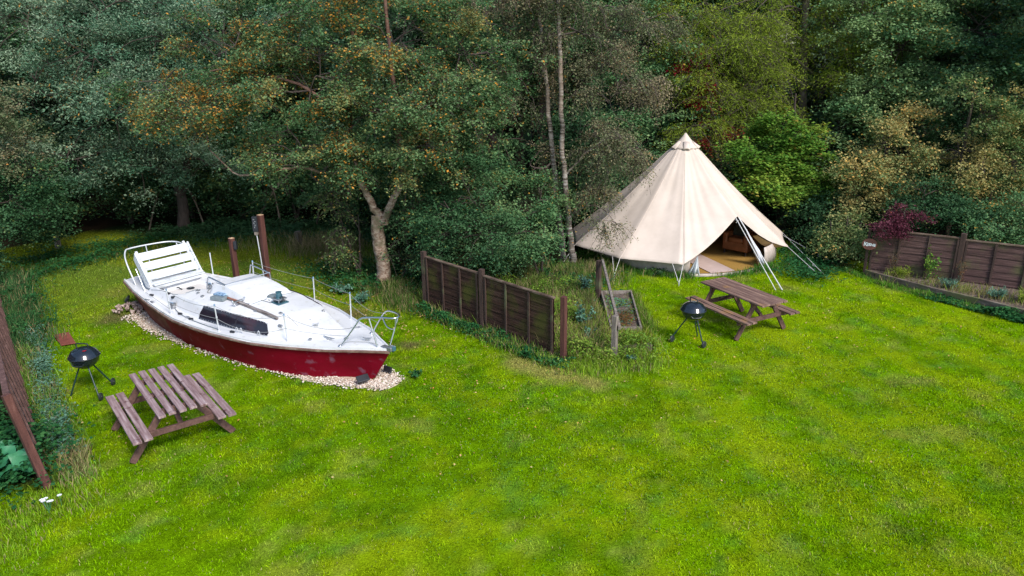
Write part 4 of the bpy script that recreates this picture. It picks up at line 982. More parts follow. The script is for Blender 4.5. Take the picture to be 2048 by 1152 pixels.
# cap with little vent hoods
m = MB(); rws = []
for j in range(7):
    t = j/6; r_ = .010+.335*t; z = 3.195-.375*t-.025*math.sin(math.pi*t)
    rws.append([Vector((AP.x+r_*math.cos(a), r_*math.sin(a), z+.008*math.cos(a*4)*t)) for a in [2*math.pi*k/32 for k in range(33)]])
cap = m.grid(rws).build('cap', M['canvas'], tent, smooth=60, solid=.006)
for a in (R(-160), R(-95), R(-12), R(80)):
    c_ = Vector((AP.x+.34*math.cos(a), .34*math.sin(a), 2.81)); t_ = Vector((-math.sin(a), math.cos(a), 0)); o_ = Vector((math.cos(a), math.sin(a), 0))
    m = MB(); rws = []
    for k in range(9):
        f = k/8; x_ = (f-.5)*.20; hh = math.sin(math.pi*f)
        rws.append([c_+t_*x_*.8-o_*.16+Vector((0, 0, .17+.01*hh)), c_+t_*x_+o_*(.06*hh)+Vector((0, 0, .03*hh)), c_+t_*x_+o_*(.05*hh)+Vector((0, 0, .03*hh-.02))])
    m.grid(rws).build('vent_hood', M['canvas'], cap, smooth=60, solid=.006)
# wall
DA0, DA1 = R(-98), R(-47)
m = MB(); rws = []
for k in range(121):
    a = DA1+(2*math.pi-(DA1-DA0))*k/120; wv = .02*math.sin(k*1.9)*.5
    rws.append([Vector((math.cos(a)*(2.50+wv), math.sin(a)*(2.50+wv), -.02)), Vector((math.cos(a)*(2.49), math.sin(a)*2.49, .35)), Vector((math.cos(a)*2.46, math.sin(a)*2.46, .50))])
m.grid(rws).build('wall', M['wall'], tent, smooth=60, solid=.006)
# door flaps gathered at each side
def flap(a, z1, wid, ph, top_in):
    m = MB(); rws = []
    for k in range(25):
        f = k/24; aa = a+wid*(f-.5); r_ = 2.50+.05*math.sin(f*15+ph)
        b0 = Vector((math.cos(aa)*r_, math.sin(aa)*r_, 0)); tt = Vector((math.cos(a+top_in[0])*top_in[1], math.sin(a+top_in[0])*top_in[1], z1))
        rws.append([b0, b0.lerp(tt, .4)+Vector((math.cos(aa), math.sin(aa), 0))*.05*math.sin(f*12+ph), b0.lerp(tt, .75)+Vector((math.cos(aa), math.sin(aa), 0))*.02*math.sin(f*12), tt+Vector((math.cos(aa), math.sin(aa), 0))*.04*(f-.5)])
    m.grid(rws).build('door_flap', M['curtain'], tent, smooth=60, solid=.005)
flap(R(-96), .52, .13, 0, (.03, 2.55)); flap(R(-46), .98, .16, 1.3, (-.17, 2.12))
# groundsheet, matting, sill
MB().lathe([(2.49, 0), (2.49, .02), (.01, .022)], (0, 0, 0), 64).build('matting', M['mat'], tent)
m = MB(); rws = []
for k in range(13):
    a = DA0+(DA1-DA0)*k/12; rws.append([Vector((math.cos(a)*2.47, math.sin(a)*2.47, .045)), Vector((math.cos(a)*2.52, math.sin(a)*2.52, .045)), Vector((math.cos(a)*2.55, math.sin(a)*2.55, -.01))])
m.grid(rws).build('door_sill', M['wall'], tent, smooth=60, solid=.006)
# door poles and straps, guys
PW = TENT+PEAK
gy = MB()
for dx_ in (-.05, .03): gy.tube([PW-TENT+Vector((dx_, -.02, -.02)), Vector((6.23+dx_*2, 16.37, 0))-TENT], .011, 6)
gy.tube([PW-TENT+Vector((.06, -.02, -.04)), Vector((6.27, 16.40, 0))-TENT], .006, 6)
gy.build('door_strap', M['rope'], tent, smooth=60)
MB().tube([PEAK+Vector((-.03, 0, -.08)), PEAK+Vector((-.01, -.09, -.12)), PEAK+Vector((.03, -.04, -.10)), PEAK+Vector((-.02, -.02, -.16))], .012, 6).build('rope_knot', M['rope'], tent, smooth=60)
MB().tube([PEAK+Vector((0, .03, -.03)), Vector((.92, -2.30, .03))], .014, 8).build('door_pole', M['alu'], tent, smooth=60) if False else None
MB().tube([AP+Vector((0, 0, -.1)), Vector((0, 0, .02))], .022, 10).build('centre_pole', M['alu'], tent, smooth=60)
pegs = {0: [(3.96, 16.77), (3.98, 16.80)], 1: [(2.44, 17.19), (2.50, 17.30)], 9: [(7.54, 17.47)], 8: [(7.65, 17.19), (8.31, 18.48)], 2: [(1.30, 18.55), (1.42, 18.42)]}
seam_pt = [rows[i*NSEG][-1] for i in range(9)]+[rows[108][-1]]
for i in range(10):
    e = seam_pt[i]
    ps = pegs.get(i) or [(TENT.x+math.cos(azs[i])*3.75, TENT.y+math.sin(azs[i])*3.75)]
    m = MB()
    for j, q in enumerate(ps):
        s0_ = e+Vector((.0, 0, 0)) if j == 0 else (e+(rows[(i*NSEG+2) % len(rows)][-1]-e)*1.0 if i < 9 else e)
        pw = Vector((q[0], q[1], .03))-TENT
        m.tube([s0_, pw], .0065, 5)
        mid = s0_.lerp(pw, .72)
        m.tube([mid, mid+Vector((.0, 0, -.05)), s0_.lerp(pw, .80)], .0065, 5)
    g_ = m.build('guy_rope', M['rope'], tent, smooth=60)
    for q in ps:
        pw = Vector((q[0], q[1], 0))-TENT; dd = Vector((pw.x, pw.y, 0)).normalized()
        MB().tube([pw-dd*.03+Vector((0, 0, -.08)), pw+dd*.02+Vector((0, 0, .07))], .006, 6).build('peg', M['galv'], g_)
# things in the tent
rgp = [Vector((*q_, .028)) for q_ in ((4.62, 18.55), (4.72, 17.70), (5.62, 17.80), (5.30, 19.4))]
rgp = [Vector((4.74, 18.30, .028)), Vector((4.95, 17.66, .028)), Vector((5.60, 17.82, .028)), Vector((5.05, 19.5, .028)), Vector((4.45, 19.3, .028))]
tag(MB().add(rgp+[v+Vector((0, 0, .012)) for v in rgp], [(0, 1, 2, 3, 4), (9, 8, 7, 6, 5)]+[(i, i+5, (i+1) % 5+5, (i+1) % 5) for i in range(5)]).build('rug', M['rug']), 'pale pink rug on the straw floor inside the tent door', 'rug')
ch = empty('armchair', (6.24, 19.54, .025), R(-135)); tag(ch, 'brown leather armchair inside the tent doorway', 'armchair')
# local +x = forwards
MB().box((.02, 0, .23), (.66, .74, .24)).build('base', M['leather'], ch, bevel=.03)
MB().box((.07, 0, .40), (.56, .44, .13)).build('seat_cushion', M['leather'], ch, bevel=.04)
for sy in (-1, 1): MB().box((.03, sy*.30, .42), (.66, .15, .34)).build('arm', M['leather'], ch, bevel=.05)
MB().box((-.28, 0, .58), (.16, .66, .56), Matrix.Rotation(-.15, 3, 'Y')).build('backrest', M['leather'], ch, bevel=.05)
for sx in (-1, 1):
    for sy in (-1, 1): MB().lathe([(.022, 0), (.03, .10)], (.02+sx*.28, sy*.31, 0), 10).build('foot', M['bark_dark'], ch)
cu = empty('cushion', (6.18, 19.60, .52), R(-135)); tag(cu, 'dark cushion on the armchair', 'cushion')
MB().box((-.04, .02, .10), (.14, .40, .36), Matrix.Rotation(-.3, 3, 'Y')).build('cover', M['darkcushion'], cu, bevel=.06)
tag(MB().lathe([(.14, 0), (.20, .04), (.20, .12), (.14, .17), (.01, .18)], (5.0, 19.75, .03), 20).build('floor_cushion', M['redcloth'], smooth=50), 'dark red cushion on the floor at the back of the tent', 'cushion')
MB2 = MB().box((4.55, 20.6, .22), (1.1, 1.6, .30)).build('mattress', M['redcloth'], bevel=.06); tag(MB2, 'low red covered mattress deep inside the tent', 'bed')

# ================================================================== trees and shrubs
def W(px, py, Y):
    d = ray(px, py); return Vector((0, 0, CH))+d*(Y/d.y)
def LB(base, *ls):
    out = []
    for (px, py, Y, rx, ry, rz, n) in ls:
        p = W(px, py, Y); out.append((p.x-base[0], p.y-base[1], p.z, rx, ry, rz, n))
    return out
def SP(base, *pts):
    out = []
    for q in pts:
        p = Vector((base[0], base[1], q[1])) if q[0] == 'v' else W(*q)
        out.append(Vector((p.x-base[0], p.y-base[1], p.z)))
    return out
# main two stemmed tree by the boat
b = (-3.11, 17.09, 0)
make_tree('autumn_tree', 'pale barked two stemmed tree with green and orange leaves behind the boat', 'tree', b,
    [([Vector((0, 0, -.1)), Vector((.03, 0, .5)), Vector((-.04, .02, 1.2)), Vector((-.02, .02, 1.75))], .185, .145),
     (SP(b, (765, 442, 17.1), (738, 398, 17.1), (715, 345, 17.3), (700, 240, 17.5), (705, 90, 17.8), (700, -80, 18)), .105, .03),
     (SP(b, (766, 445, 17.1), (786, 400, 17.0), (806, 350, 17.0), (797, 270, 17.2), (786, 150, 17.4), (770, 0, 17.8), (765, -120, 18)), .10, .03),
     (SP(b, (716, 350, 17.3), (650, 345, 17.0), (580, 335, 16.9), (480, 350, 17.2), (420, 300, 17.5)), .05, .015),
     (SP(b, (700, 240, 17.5), (600, 170, 17.3), (480, 140, 17.5), (380, 150, 17.8)), .05, .015)],
    LB(b, (400, 230, 17.6, 1.25, 1.0, .8, 60), (520, 200, 17.2, 1.3, 1.1, .9, 80), (330, 170, 18.2, .9, .9, .6, 34), (600, 290, 17.1, 1.1, .9, .6, 60), (640, 150, 17.3, 1.4, 1.2, 1.0, 90),
       (470, 90, 18, 1.4, 1.2, .9, 70), (620, 30, 18, 1.6, 1.4, 1.0, 80), (790, 90, 17.6, 1.6, 1.3, 1.2, 100), (930, 110, 18, 1.5, 1.2, 1.1, 80), (860, 210, 17.0, 1.3, 1.1, .9, 85),
       (960, 220, 17.4, 1.0, .9, .8, 50), (745, 225, 16.8, 1.1, .9, .55, 60), (660, 330, 16.8, .55, .6, .35, 26), (850, 300, 16.6, .6, .6, .35, 26), (705, 318, 16.7, .55, .5, .3, 24), (800, 322, 16.6, .5, .5, .3, 22), (890, 300, 17.3, .8, .8, .6, 40), (780, -40, 18, 1.8, 1.4, .8, 60)),
    LM['alder'], M['bark_pale'], 3, leaf=.060, per=150, twig=.45, autumn=.26, aut_side=((-1, 0, 0), -3.2, 1.6), aut_scale=.6, twigs_visible=2, droop=.25, clump_tint=.42)
# grey green tree on the left
b = (-10.3, 22.8, 0)
make_tree('willow_tree', 'broad grey green willow at the upper left with silvery leaves', 'tree', b,
    [([Vector((0, 0, -.1)), Vector((.1, 0, 1.2)), Vector((-.3, 0, 2.6)), Vector((-1.0, -.2, 4.5)), Vector((-1.4, -.3, 6.4))], .20, .04),
     ([Vector((.05, 0, 1.2)), Vector((.7, -.2, 2.6)), Vector((1.6, -.3, 4.2)), Vector((2.2, -.2, 6.2))], .14, .03)],
    LB(b, (180, 110, 21.8, 1.9, 1.5, 1.2, 110), (330, 80, 22, 1.8, 1.5, 1.2, 100), (90, 190, 21.6, 1.4, 1.2, 1.1, 70), (230, 230, 21.2, 1.8, 1.4, 1.1, 105), (430, 60, 22.6, 1.6, 1.4, 1.1, 70),
       (380, 210, 21.9, 1.5, 1.3, 1.0, 80), (140, 320, 21.4, 1.3, 1.1, .8, 60), (280, 340, 21.8, 1.4, 1.1, .7, 60), (420, 330, 22.3, 1.2, 1.0, .7, 45), (60, 60, 22.4, 1.2, 1, .9, 45), (250, 0, 22.8, 2.0, 1.5, .9, 70)),
    LM['willow'], M['bark_dark'], 5, leaf=.082, per=105, twig=.6, autumn=.05, aspect=.38, flatness=.45, droop=.1, clump_tint=.5)
# brownish bush at the left margin
b = (-13.9, 19.2, 0)
make_tree('hazel_bush', 'thin brownish bush at the left margin of the clearing', 'bush', b, [([Vector((0, 0, -.1)), Vector((.1, 0, 1.4)), Vector((.1, 0, 3.6))], .07, .02), ([Vector((0, 0, 0)), Vector((-.5, 0, 1.4)), Vector((-.6, 0, 2.8))], .05, .015)],
    LB(b, (10, 240, 19.2, .8, .8, .8, 44), (40, 300, 19.3, .7, .7, .7, 34), (-30, 190, 19.4, .9, .8, .7, 34)), LM['birch'], M['bark_dark'], 6, leaf=.06, per=80, autumn=.06, split=True)
b = (-13.6, 18.6, 0)
make_tree('dark_bush', 'dark green bush low at the left margin below the thin brown bush', 'bush', b, [([Vector((0, 0, -.1)), Vector((.1, 0, .7)), Vector((.1, 0, 1.8))], .06, .02)],
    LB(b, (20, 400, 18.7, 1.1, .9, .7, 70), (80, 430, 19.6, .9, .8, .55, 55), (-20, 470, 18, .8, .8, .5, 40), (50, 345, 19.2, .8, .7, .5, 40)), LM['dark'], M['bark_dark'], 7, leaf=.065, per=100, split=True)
# two birches
b1_ = (1.62, 18.62, 0)
make_tree('birch_tree', 'slender birch with white foot, nearest the tent, its sparse brown twigs over the canvas', 'birch', b1_,
    [([Vector((0, 0, -.1))]+SP(b1_, (1143, 490, 18.6), (1135, 420, 18.65), (1128, 330, 18.7), (1122, 200, 18.8), (1120, 90, 18.9), (1116, 0, 19), (1110, -120, 19.1)), .095, .04),
     (SP(b1_, (1130, 350, 18.7), (1180, 300, 18.5), (1240, 250, 18.4)), .03, .008), (SP(b1_, (1136, 430, 18.65), (1190, 410, 18.2), (1240, 455, 17.8)), .025, .007)],
    LB(b1_, (1210, 290, 18.4, .85, .8, .7, 60), (1235, 180, 18.8, 1.1, 1, .9, 75), (1180, 70, 19, 1.1, 1, .9, 60), (1270, 60, 19.4, 1.1, 1, .8, 50), (1180, 390, 18.3, .5, .5, .4, 26), (1210, 450, 17.7, .42, .3, .14, 9), (1150, -20, 19, 1.2, 1, .7, 40), (1270, 300, 18.6, .5, .5, .5, 22)),
    LM['birch'], M['bark_birch'], 8, leaf=.048, per=110, twig=.42, autumn=.08, twigs_visible=3, droop=.55, shell=.35, flatness=.3, clump_tint=.5)
b2_ = (1.40, 19.0, 0)
make_tree('birch_tree', 'slender birch with mottled trunk just left of the white footed one', 'birch', b2_,
    [([Vector((0, 0, -.1))]+SP(b2_, (1122, 470, 19.0), (1112, 400, 19.0), (1105, 300, 19.1), (1094, 180, 19.2), (1083, 70, 19.3), (1076, 0, 19.4), (1070, -120, 19.5)), .09, .04)],
    LB(b2_, (1060, 60, 19.4, 1.0, 1, .9, 52), (1050, 170, 19.3, .8, .8, .7, 36), (1020, -20, 19.5, 1.2, 1, .7, 40), (1060, 330, 19.0, .6, .6, .6, 24), (1040, 420, 18.8, .5, .5, .5, 18), (1130, 130, 19.5, .7, .7, .8, 24)),
    LM['birch'], M['bark_birch'], 9, leaf=.048, per=105, twig=.42, autumn=.08, twigs_visible=3, droop=.55, shell=.3, flatness=.3, clump_tint=.5)
# green mass between them
b = (-.6, 20.6, 0)
make_tree('leafy_tree', 'dense blue green tree between the two stemmed tree and the birches', 'tree', b, [([Vector((0, 0, -.1)), Vector((.1, 0, 2)), Vector((.1, -.1, 4.5)), Vector((0, 0, 7))], .15, .03)],
    LB(b, (930, 160, 20, 1.5, 1.2, 1.1, 80), (1000, 280, 19.6, 1.2, 1.1, .9, 65), (880, 320, 19.4, 1.2, 1.0, .8, 60), (1010, 60, 20.6, 1.4, 1.2, 1.1, 60), (960, 400, 19.0, 1.2, 1, .7, 60), (840, 60, 20.6, 1.3, 1.2, 1, 50)),
    LM['teal'], M['bark_dark'], 10, leaf=.07, per=100, autumn=.05, clump_tint=.45)
def shrub(name, label, base, lobes, lm, seed, leaf=.06, per=95, bark='bark_dark', h=1.2, **k):
    return make_tree(name, label, 'shrub', base, [([Vector((0, 0, -.05)), Vector((.05, 0, h*.5)), Vector((.08, 0, h))], .045, .012), ([Vector((0, 0, -.05)), Vector((-.2, .05, h*.5)), Vector((-.35, .05, h*.9))], .035, .010)],
                     LB(base, *lobes), LM[lm], M[bark], seed, leaf=leaf, per=per, **k)
shrub('dense_shrub', 'dark green shrub rising right behind the middle garden fence', (-.6, 16.6, 0), [(905, 430, 16.6, .9, .7, .6, 70), (960, 470, 16.4, .8, .7, .55, 60), (880, 490, 16.5, .7, .6, .45, 45), (930, 370, 16.9, .7, .6, .5, 45)], 'dark', 12, h=1.5, clump_tint=.5)
shrub('dense_shrub', 'grey green shrub below the birches and left of their trunks', (.7, 17.2, 0), [(1040, 450, 17.3, .75, .7, .6, 60), (1080, 500, 17.2, .6, .6, .45, 44), (1010, 510, 16.9, .7, .6, .4, 44), (1080, 400, 18.0, .6, .6, .55, 40)], 'teal', 13, h=1.4, clump_tint=.5, autumn=.03)
shrub('thorn_shrub', 'thin shrub with small pale leaves at the foot of the two stemmed tree', (-3.8, 17.8, 0), [(675, 430, 17.7, .3, .4, .45, 16), (685, 485, 17.6, .35, .4, .35, 14), (665, 380, 17.8, .3, .3, .3, 10)], 'yellowed', 14, per=55, twigs_visible=3, h=1.6)
shrub('thorn_shrub', 'thin shrub with orange and green leaves right of the two stemmed tree', (-2.3, 17.7, 0), [(820, 460, 17.4, .5, .5, .6, 34), (800, 520, 17.2, .4, .4, .35, 20), (840, 400, 17.8, .5, .5, .5, 26)], 'alder', 15, per=65, twigs_visible=2, h=1.4, autumn=.1)
# right hand side
b = (4.3, 25.0, 0)
make_tree('dark_tree', 'dark blue green tree behind the birches and left of the tent top', 'tree', b, [([Vector((0, 0, -.1)), Vector((.1, 0, 3)), Vector((0, 0, 7.5))], .2, .04)],
    LB(b, (1320, 60, 24.4, 1.6, 1.4, 1.3, 70), (1290, 190, 23.8, 1.4, 1.3, 1.1, 65), (1350, 230, 24, 1.1, 1.1, .9, 50), (1260, 300, 23.4, 1.2, 1.1, .8, 50), (1240, 80, 24.6, 1.4, 1.3, 1.1, 50), (1390, 60, 25, 1.2, 1.2, 1.2, 40), (1300, 380, 23, 1.1, 1, .7, 40)),
    LM['teal'], M['bark_dark'], 16, leaf=.085, per=95, autumn=.06, clump_tint=.45)
b = (6.6, 24.2, 0)
make_tree('red_leaved_tree', 'thin young tree with crimson leaves showing above the tent', 'tree', b, [([Vector((0, 0, -.1)), Vector((.1, 0, 3)), Vector((0, 0, 6))], .05, .012)],
    LB(b, (1383, 125, 23.7, .35, .35, .35, 10), (1402, 165, 23.6, .3, .3, .3, 9), (1440, 270, 23.3, .4, .4, .5, 9), (1375, 190, 23.8, .35, .35, .5, 6), (1400, 240, 23.6, .35, .35, .5, 6)), LM['red'], M['bark_dark'], 17, leaf=.09, per=95)
b = (6.9, 24.6, 0)
make_tree('rowan_tree', 'slim rowan with rusty and green leaves standing over the tent top', 'tree', b, [([Vector((0, 0, -.1)), Vector((.1, 0, 3)), Vector((0, 0, 6))], .07, .02)],
    LB(b, (1400, 200, 24.4, .9, .8, 1.0, 46), (1440, 130, 24.8, .8, .8, .8, 30), (1420, 300, 24, .8, .8, .7, 34), (1370, 130, 24.6, .6, .6, .8, 24)), LM['yellowed'], M['bark_dark'], 18, leaf=.075, per=75, autumn=.10, twigs_visible=2, clump_tint=.2)
# larch with long drooping sprays
tb = W(1604, 215, 24.6); b = (tb.x-.1, 24.6, 0)
make_tree('larch_tree', 'tall larch with bare grey trunk and drooping yellow green sprays', 'conifer', b,
    [([Vector((0, 0, -.1)), Vector((.02, 0, 2))]+SP(b, (1604, 215, 24.6), (1608, 100, 24.7), (1612, 0, 24.8), (1616, -160, 25)), .17, .09)],
    LB(b, (1490, 45, 24.0, 1.7, 1.1, .22, 62), (1440, 95, 23.6, 1.7, 1.0, .2, 56), (1500, 85, 23.4, 1.2, .9, .2, 36), (1410, 160, 23.2, 1.3, .8, .2, 36), (1740, 110, 23.6, 1.0, .8, .2, 26), (1350, 70, 23.8, 1.1, .8, .2, 26), (1500, 140, 23.8, 1.3, 1.0, .25, 42), (1470, 190, 23.4, 1.7, .9, .25, 52), (1540, 80, 24.6, .9, .8, .2, 26), (1700, 70, 24.2, 1.5, 1.0, .28, 44), (1690, 150, 24.0, 1.2, .9, .25, 34),
       (1420, 255, 23.0, 1.1, .8, .25, 32), (1380, 20, 24, 1.5, 1, .28, 40), (1690, 10, 24.8, 1.3, 1, .3, 34), (1530, -10, 24.6, 1.2, 1, .3, 30), (1540, 215, 24.2, .8, .8, .2, 18)),
    LM['larch'], M['bark'], 19, leaf=.10, per=120, twig=.75, aspect=.16, flatness=.2, droop=.35, twigs_visible=3, shell=.1, autumn=0, clump_tint=.4, limb_mat=M['twig'], limb_up=.55, clump=3)
b = (8.3, 22.2, 0)
make_tree('maple_tree', 'small bright green maple right of the tent', 'tree', b, [([Vector((0, 0, -.1)), Vector((.1, 0, 1.4)), Vector((.1, 0, 2.6)), Vector((0, 0, 4))], .10, .025), ([Vector((0, 0, 0)), Vector((-.5, -.1, 1.4)), Vector((-.9, -.1, 2.6))], .07, .02)],
    LB(b, (1575, 250, 21.6, .75, .7, .5, 42), (1500, 300, 21.2, .7, .6, .4, 36), (1600, 310, 21.4, .75, .6, .4, 36), (1560, 370, 20.9, .95, .6, .3, 42), (1490, 365, 21.2, .6, .5, .28, 24), (1630, 375, 21.2, .6, .5, .3, 26), (1540, 320, 21.3, .7, .5, .4, 26)),
    LM['maple'], M['bark_dark'], 20, leaf=.095, per=85, twig=.4, autumn=.06, aspect=.8, flatness=1.3, droop=.12, clump_tint=.5)
b = (9.9, 22.9, 0)
make_tree('hazel_tree', 'fresh green hazel between the bright maple and the yellowing tree', 'tree', b, [([Vector((0, 0, -.1)), Vector((.1, 0, 1.6)), Vector((.1, 0, 4))], .09, .025)],
    LB(b, (1690, 255, 22.3, .9, .8, .6, 55), (1660, 320, 22, .7, .7, .6, 42), (1710, 330, 22.1, .8, .7, .6, 45), (1680, 400, 21.8, .8, .7, .5, 42)), LM['teal'], M['bark_dark'], 21, leaf=.09, per=85, autumn=.04, aspect=.75, flatness=1.0, clump_tint=.6)
b = (10.3, 20.6, 0)
make_tree('yellowing_tree', 'small tree with yellow and buff leaves behind the purple bush', 'tree', b, [([Vector((0, 0, -.1)), Vector((.1, 0, 1.6)), Vector((.1, 0, 3.6))], .09, .025)],
    LB(b, (1765, 285, 20.2, .75, .7, .6, 55), (1720, 350, 19.9, .6, .6, .5, 42), (1790, 360, 20, .7, .6, .5, 46), (1730, 410, 19.8, .5, .5, .4, 30), (1800, 250, 20.6, .6, .6, .5, 30)), LM['yellowed'], M['bark_dark'], 22, leaf=.065, per=100, autumn=.25, clump_tint=.6)
b = (12.6, 24.2, 0)
make_tree('oak_tree', 'large blue green oak filling the upper right corner', 'tree', b, [([Vector((0, 0, -.1)), Vector((.1, 0, 2.5)), Vector((-.2, 0, 5)), Vector((0, 0, 8))], .28, .06), ([Vector((.1, 0, 2.5)), Vector((1.4, -.3, 4.5)), Vector((2.6, -.5, 6))], .15, .04)],
    LB(b, (1800, 100, 23, 1.9, 1.5, 1.2, 110), (1950, 60, 23, 1.9, 1.5, 1.3, 105), (1720, 30, 23.6, 1.4, 1.3, 1.1, 65), (1890, 190, 22.2, 1.7, 1.3, .9, 90), (2040, 140, 22.6, 1.4, 1.3, 1.2, 65), (1770, 190, 22.4, 1.2, 1.1, .8, 60), (1850, -20, 23.6, 2.2, 1.6, 1.1, 80), (2020, 10, 23.4, 1.5, 1.4, 1.1, 50)),
    LM['teal'], M['bark_dark'], 23, leaf=.08, per=100, autumn=.08, clump_tint=.6)
b = (11.6, 19.3, 0)
make_tree('yellow_green_tree', 'pale yellow green tree at the right edge above the fence', 'tree', b, [([Vector((0, 0, -.1)), Vector((.1, 0, 1.6)), Vector((.1, 0, 4.6))], .10, .025)],
    LB(b, (1960, 230, 19.2, .85, .8, .8, 60), (2010, 320, 18.9, .8, .7, .6, 52), (1920, 310, 19.2, .8, .7, .6, 50), (1975, 400, 18.8, .8, .7, .5, 50), (2050, 220, 19.2, .7, .7, .8, 36), (2040, 410, 18.6, .6, .6, .5, 32), (1900, 390, 19.2, .6, .6, .5, 30)),
    LM['yellowed'], M['bark_dark'], 24, leaf=.06, per=100, autumn=.12, clump_tint=.55, spread=.9)
shrub('dark_bush', 'dark green bush in shade between the maple and the fence sign', (8.7, 20.4, 0), [(1640, 450, 20.2, .8, .7, .5, 52), (1700, 470, 19.6, .7, .6, .5, 46), (1590, 440, 21.4, .8, .7, .5, 40), (1690, 420, 20.4, .6, .6, .5, 36)], 'dark', 25, per=90, leaf=.07)
shrub('hedge_bush', 'glossy green bush behind the middle of the right fence', (10.5, 18.3, 0), [(1880, 430, 18.2, .8, .6, .45, 55), (1850, 390, 18.6, .7, .6, .45, 44), (1920, 450, 17.8, .6, .5, .35, 36), (1830, 430, 18.8, .5, .5, .4, 28)], 'dark', 26, per=90, autumn=.08)
shrub('hedge_bush', 'mixed green bush at the right end of the fence', (12.0, 17.4, 0), [(2000, 460, 17.3, .8, .6, .4, 52), (2050, 440, 17.2, .7, .6, .5, 44), (1960, 440, 17.9, .6, .5, .4, 34)], 'teal', 27, per=90, autumn=.06)
shrub('low_bush', 'yellow green low bush in front of the wood by the fence sign', (8.55, 18.6, 0), [(1690, 485, 18.6, .55, .5, .35, 38), (1720, 500, 18.1, .35, .35, .3, 22), (1720, 450, 18.8, .45, .4, .35, 24)], 'yellowed', 28, per=80)
b = (9.35, 17.85, 0)
make_tree('purple_maple', 'purple leaved Japanese maple spilling over the left part of the right fence', 'shrub', b, [([Vector((0, 0, -.1)), Vector((.1, 0, .8)), Vector((.15, -.1, 1.5))], .05, .015)],
    LB(b, (1808, 424, 17.5, .22, .2, .14, 18), (1828, 438, 17.5, .20, .2, .12, 15), (1785, 446, 17.4, .20, .2, .11, 14), (1806, 458, 17.25, .24, .18, .10, 18), (1766, 462, 17.15, .13, .12, .07, 8), (1758, 450, 17.2, .08, .1, .05, 4)), LM['purple'], M['bark_dark'], 29, leaf=.05, per=60, twig=.17, aspect=.5, flatness=.5, droop=.2, autumn=.03, clump_tint=.5)
# dark undergrowth behind the boat
US = [(-12.6, 24.2), (-10.8, 24.8), (-9.0, 24.6), (-7.2, 24.4), (-5.4, 24.2), (-3.8, 22.6), (-2.4, 21.4), (1.8, 21.6), (3.0, 24.0), (8.2, 24.6), (11.0, 24.4), (13.6, 22.0), (-14.6, 22.6), (5.4, 24.6)]
UD = ['at the far left of the clearing behind the grey stump post', 'second from the left in the dark edge behind the boat', 'behind the stern rail of the boat in the dark edge', 'behind the two power posts', 'behind the long grass right of the power posts', 'left of the two stemmed tree trunk in deep shade', 'behind the trunk of the two stemmed tree', 'behind the birch trunks', 'behind the left side of the tent', 'in the shade behind the maple', 'behind the yellowing tree', 'behind the fence at the far right', 'beyond the left margin bushes', 'behind the tent cap']
U0 = make_tree('undergrowth_bush', 'dark leafy undergrowth bush '+UD[0], 'bush', (US[0][0], US[0][1], 0), [([Vector((0, 0, -.1)), Vector((.1, 0, .8)), Vector((.3, 0, 2.0))], .05, .015), ([Vector((0, 0, -.1)), Vector((-.3, 0, .8)), Vector((-.7, 0, 1.9))], .05, .015)],
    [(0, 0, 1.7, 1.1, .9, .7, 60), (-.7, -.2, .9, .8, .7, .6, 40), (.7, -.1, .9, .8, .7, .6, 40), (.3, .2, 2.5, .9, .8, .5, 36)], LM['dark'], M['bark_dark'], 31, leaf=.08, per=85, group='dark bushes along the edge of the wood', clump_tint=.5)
rr = random.Random(8)
for (x_, y_), d_ in list(zip(US, UD))[1:]:
    o = copy_tree(U0); o.location = (x_, y_, 0); o.rotation_euler.z = rr.random()*6.28; o.scale = (1+rr.random()*.3, 1+rr.random()*.2, .85+rr.random()*.5); o['label'] = 'dark leafy undergrowth bush '+d_
# bare leaning stems in the shade
for i, (x_, y_, lx, h_) in enumerate(((-11.6, 23.2, 1.3, 2.2), (-9.8, 23.3, -.9, 2.5), (-8.2, 23.2, 1.6, 2.0), (-7.4, 23.4, -.4, 2.8), (-5.2, 22.9, .3, 3.2), (-4.6, 22.4, -1.4, 1.8), (-6.2, 23.0, .9, 2.6))):
    rg = random.Random(i); pts = [Vector((0, 0, -.1)), Vector((lx*.25, 0, h_*.35)), Vector((lx*.6, -.1, h_*.7)), Vector((lx, -.1, h_))]
    m = MB(); c_ = catmull(pts, 5); m.tube(c_, [.03*(1-.6*k/len(c_)) for k in range(len(c_))], 6)
    for k in range(10):
        q_ = c_[rg.randrange(4, len(c_))]; e_ = q_+Vector((rg.uniform(-.7, .7), rg.uniform(-.5, .2), rg.uniform(-.2, .6))); m.tube([q_, (q_+e_)/2+Vector((0, 0, .08)), e_], [.012, .008, .004], 4)
    o = m.build('bare_sapling', M['bark'], loc=(x_, y_, 0)); o['label'] = 'bare thin stem leaning in the dark under the trees behind the boat'; o['category'] = 'sapling'; o['group'] = 'bare stems under the trees behind the boat'
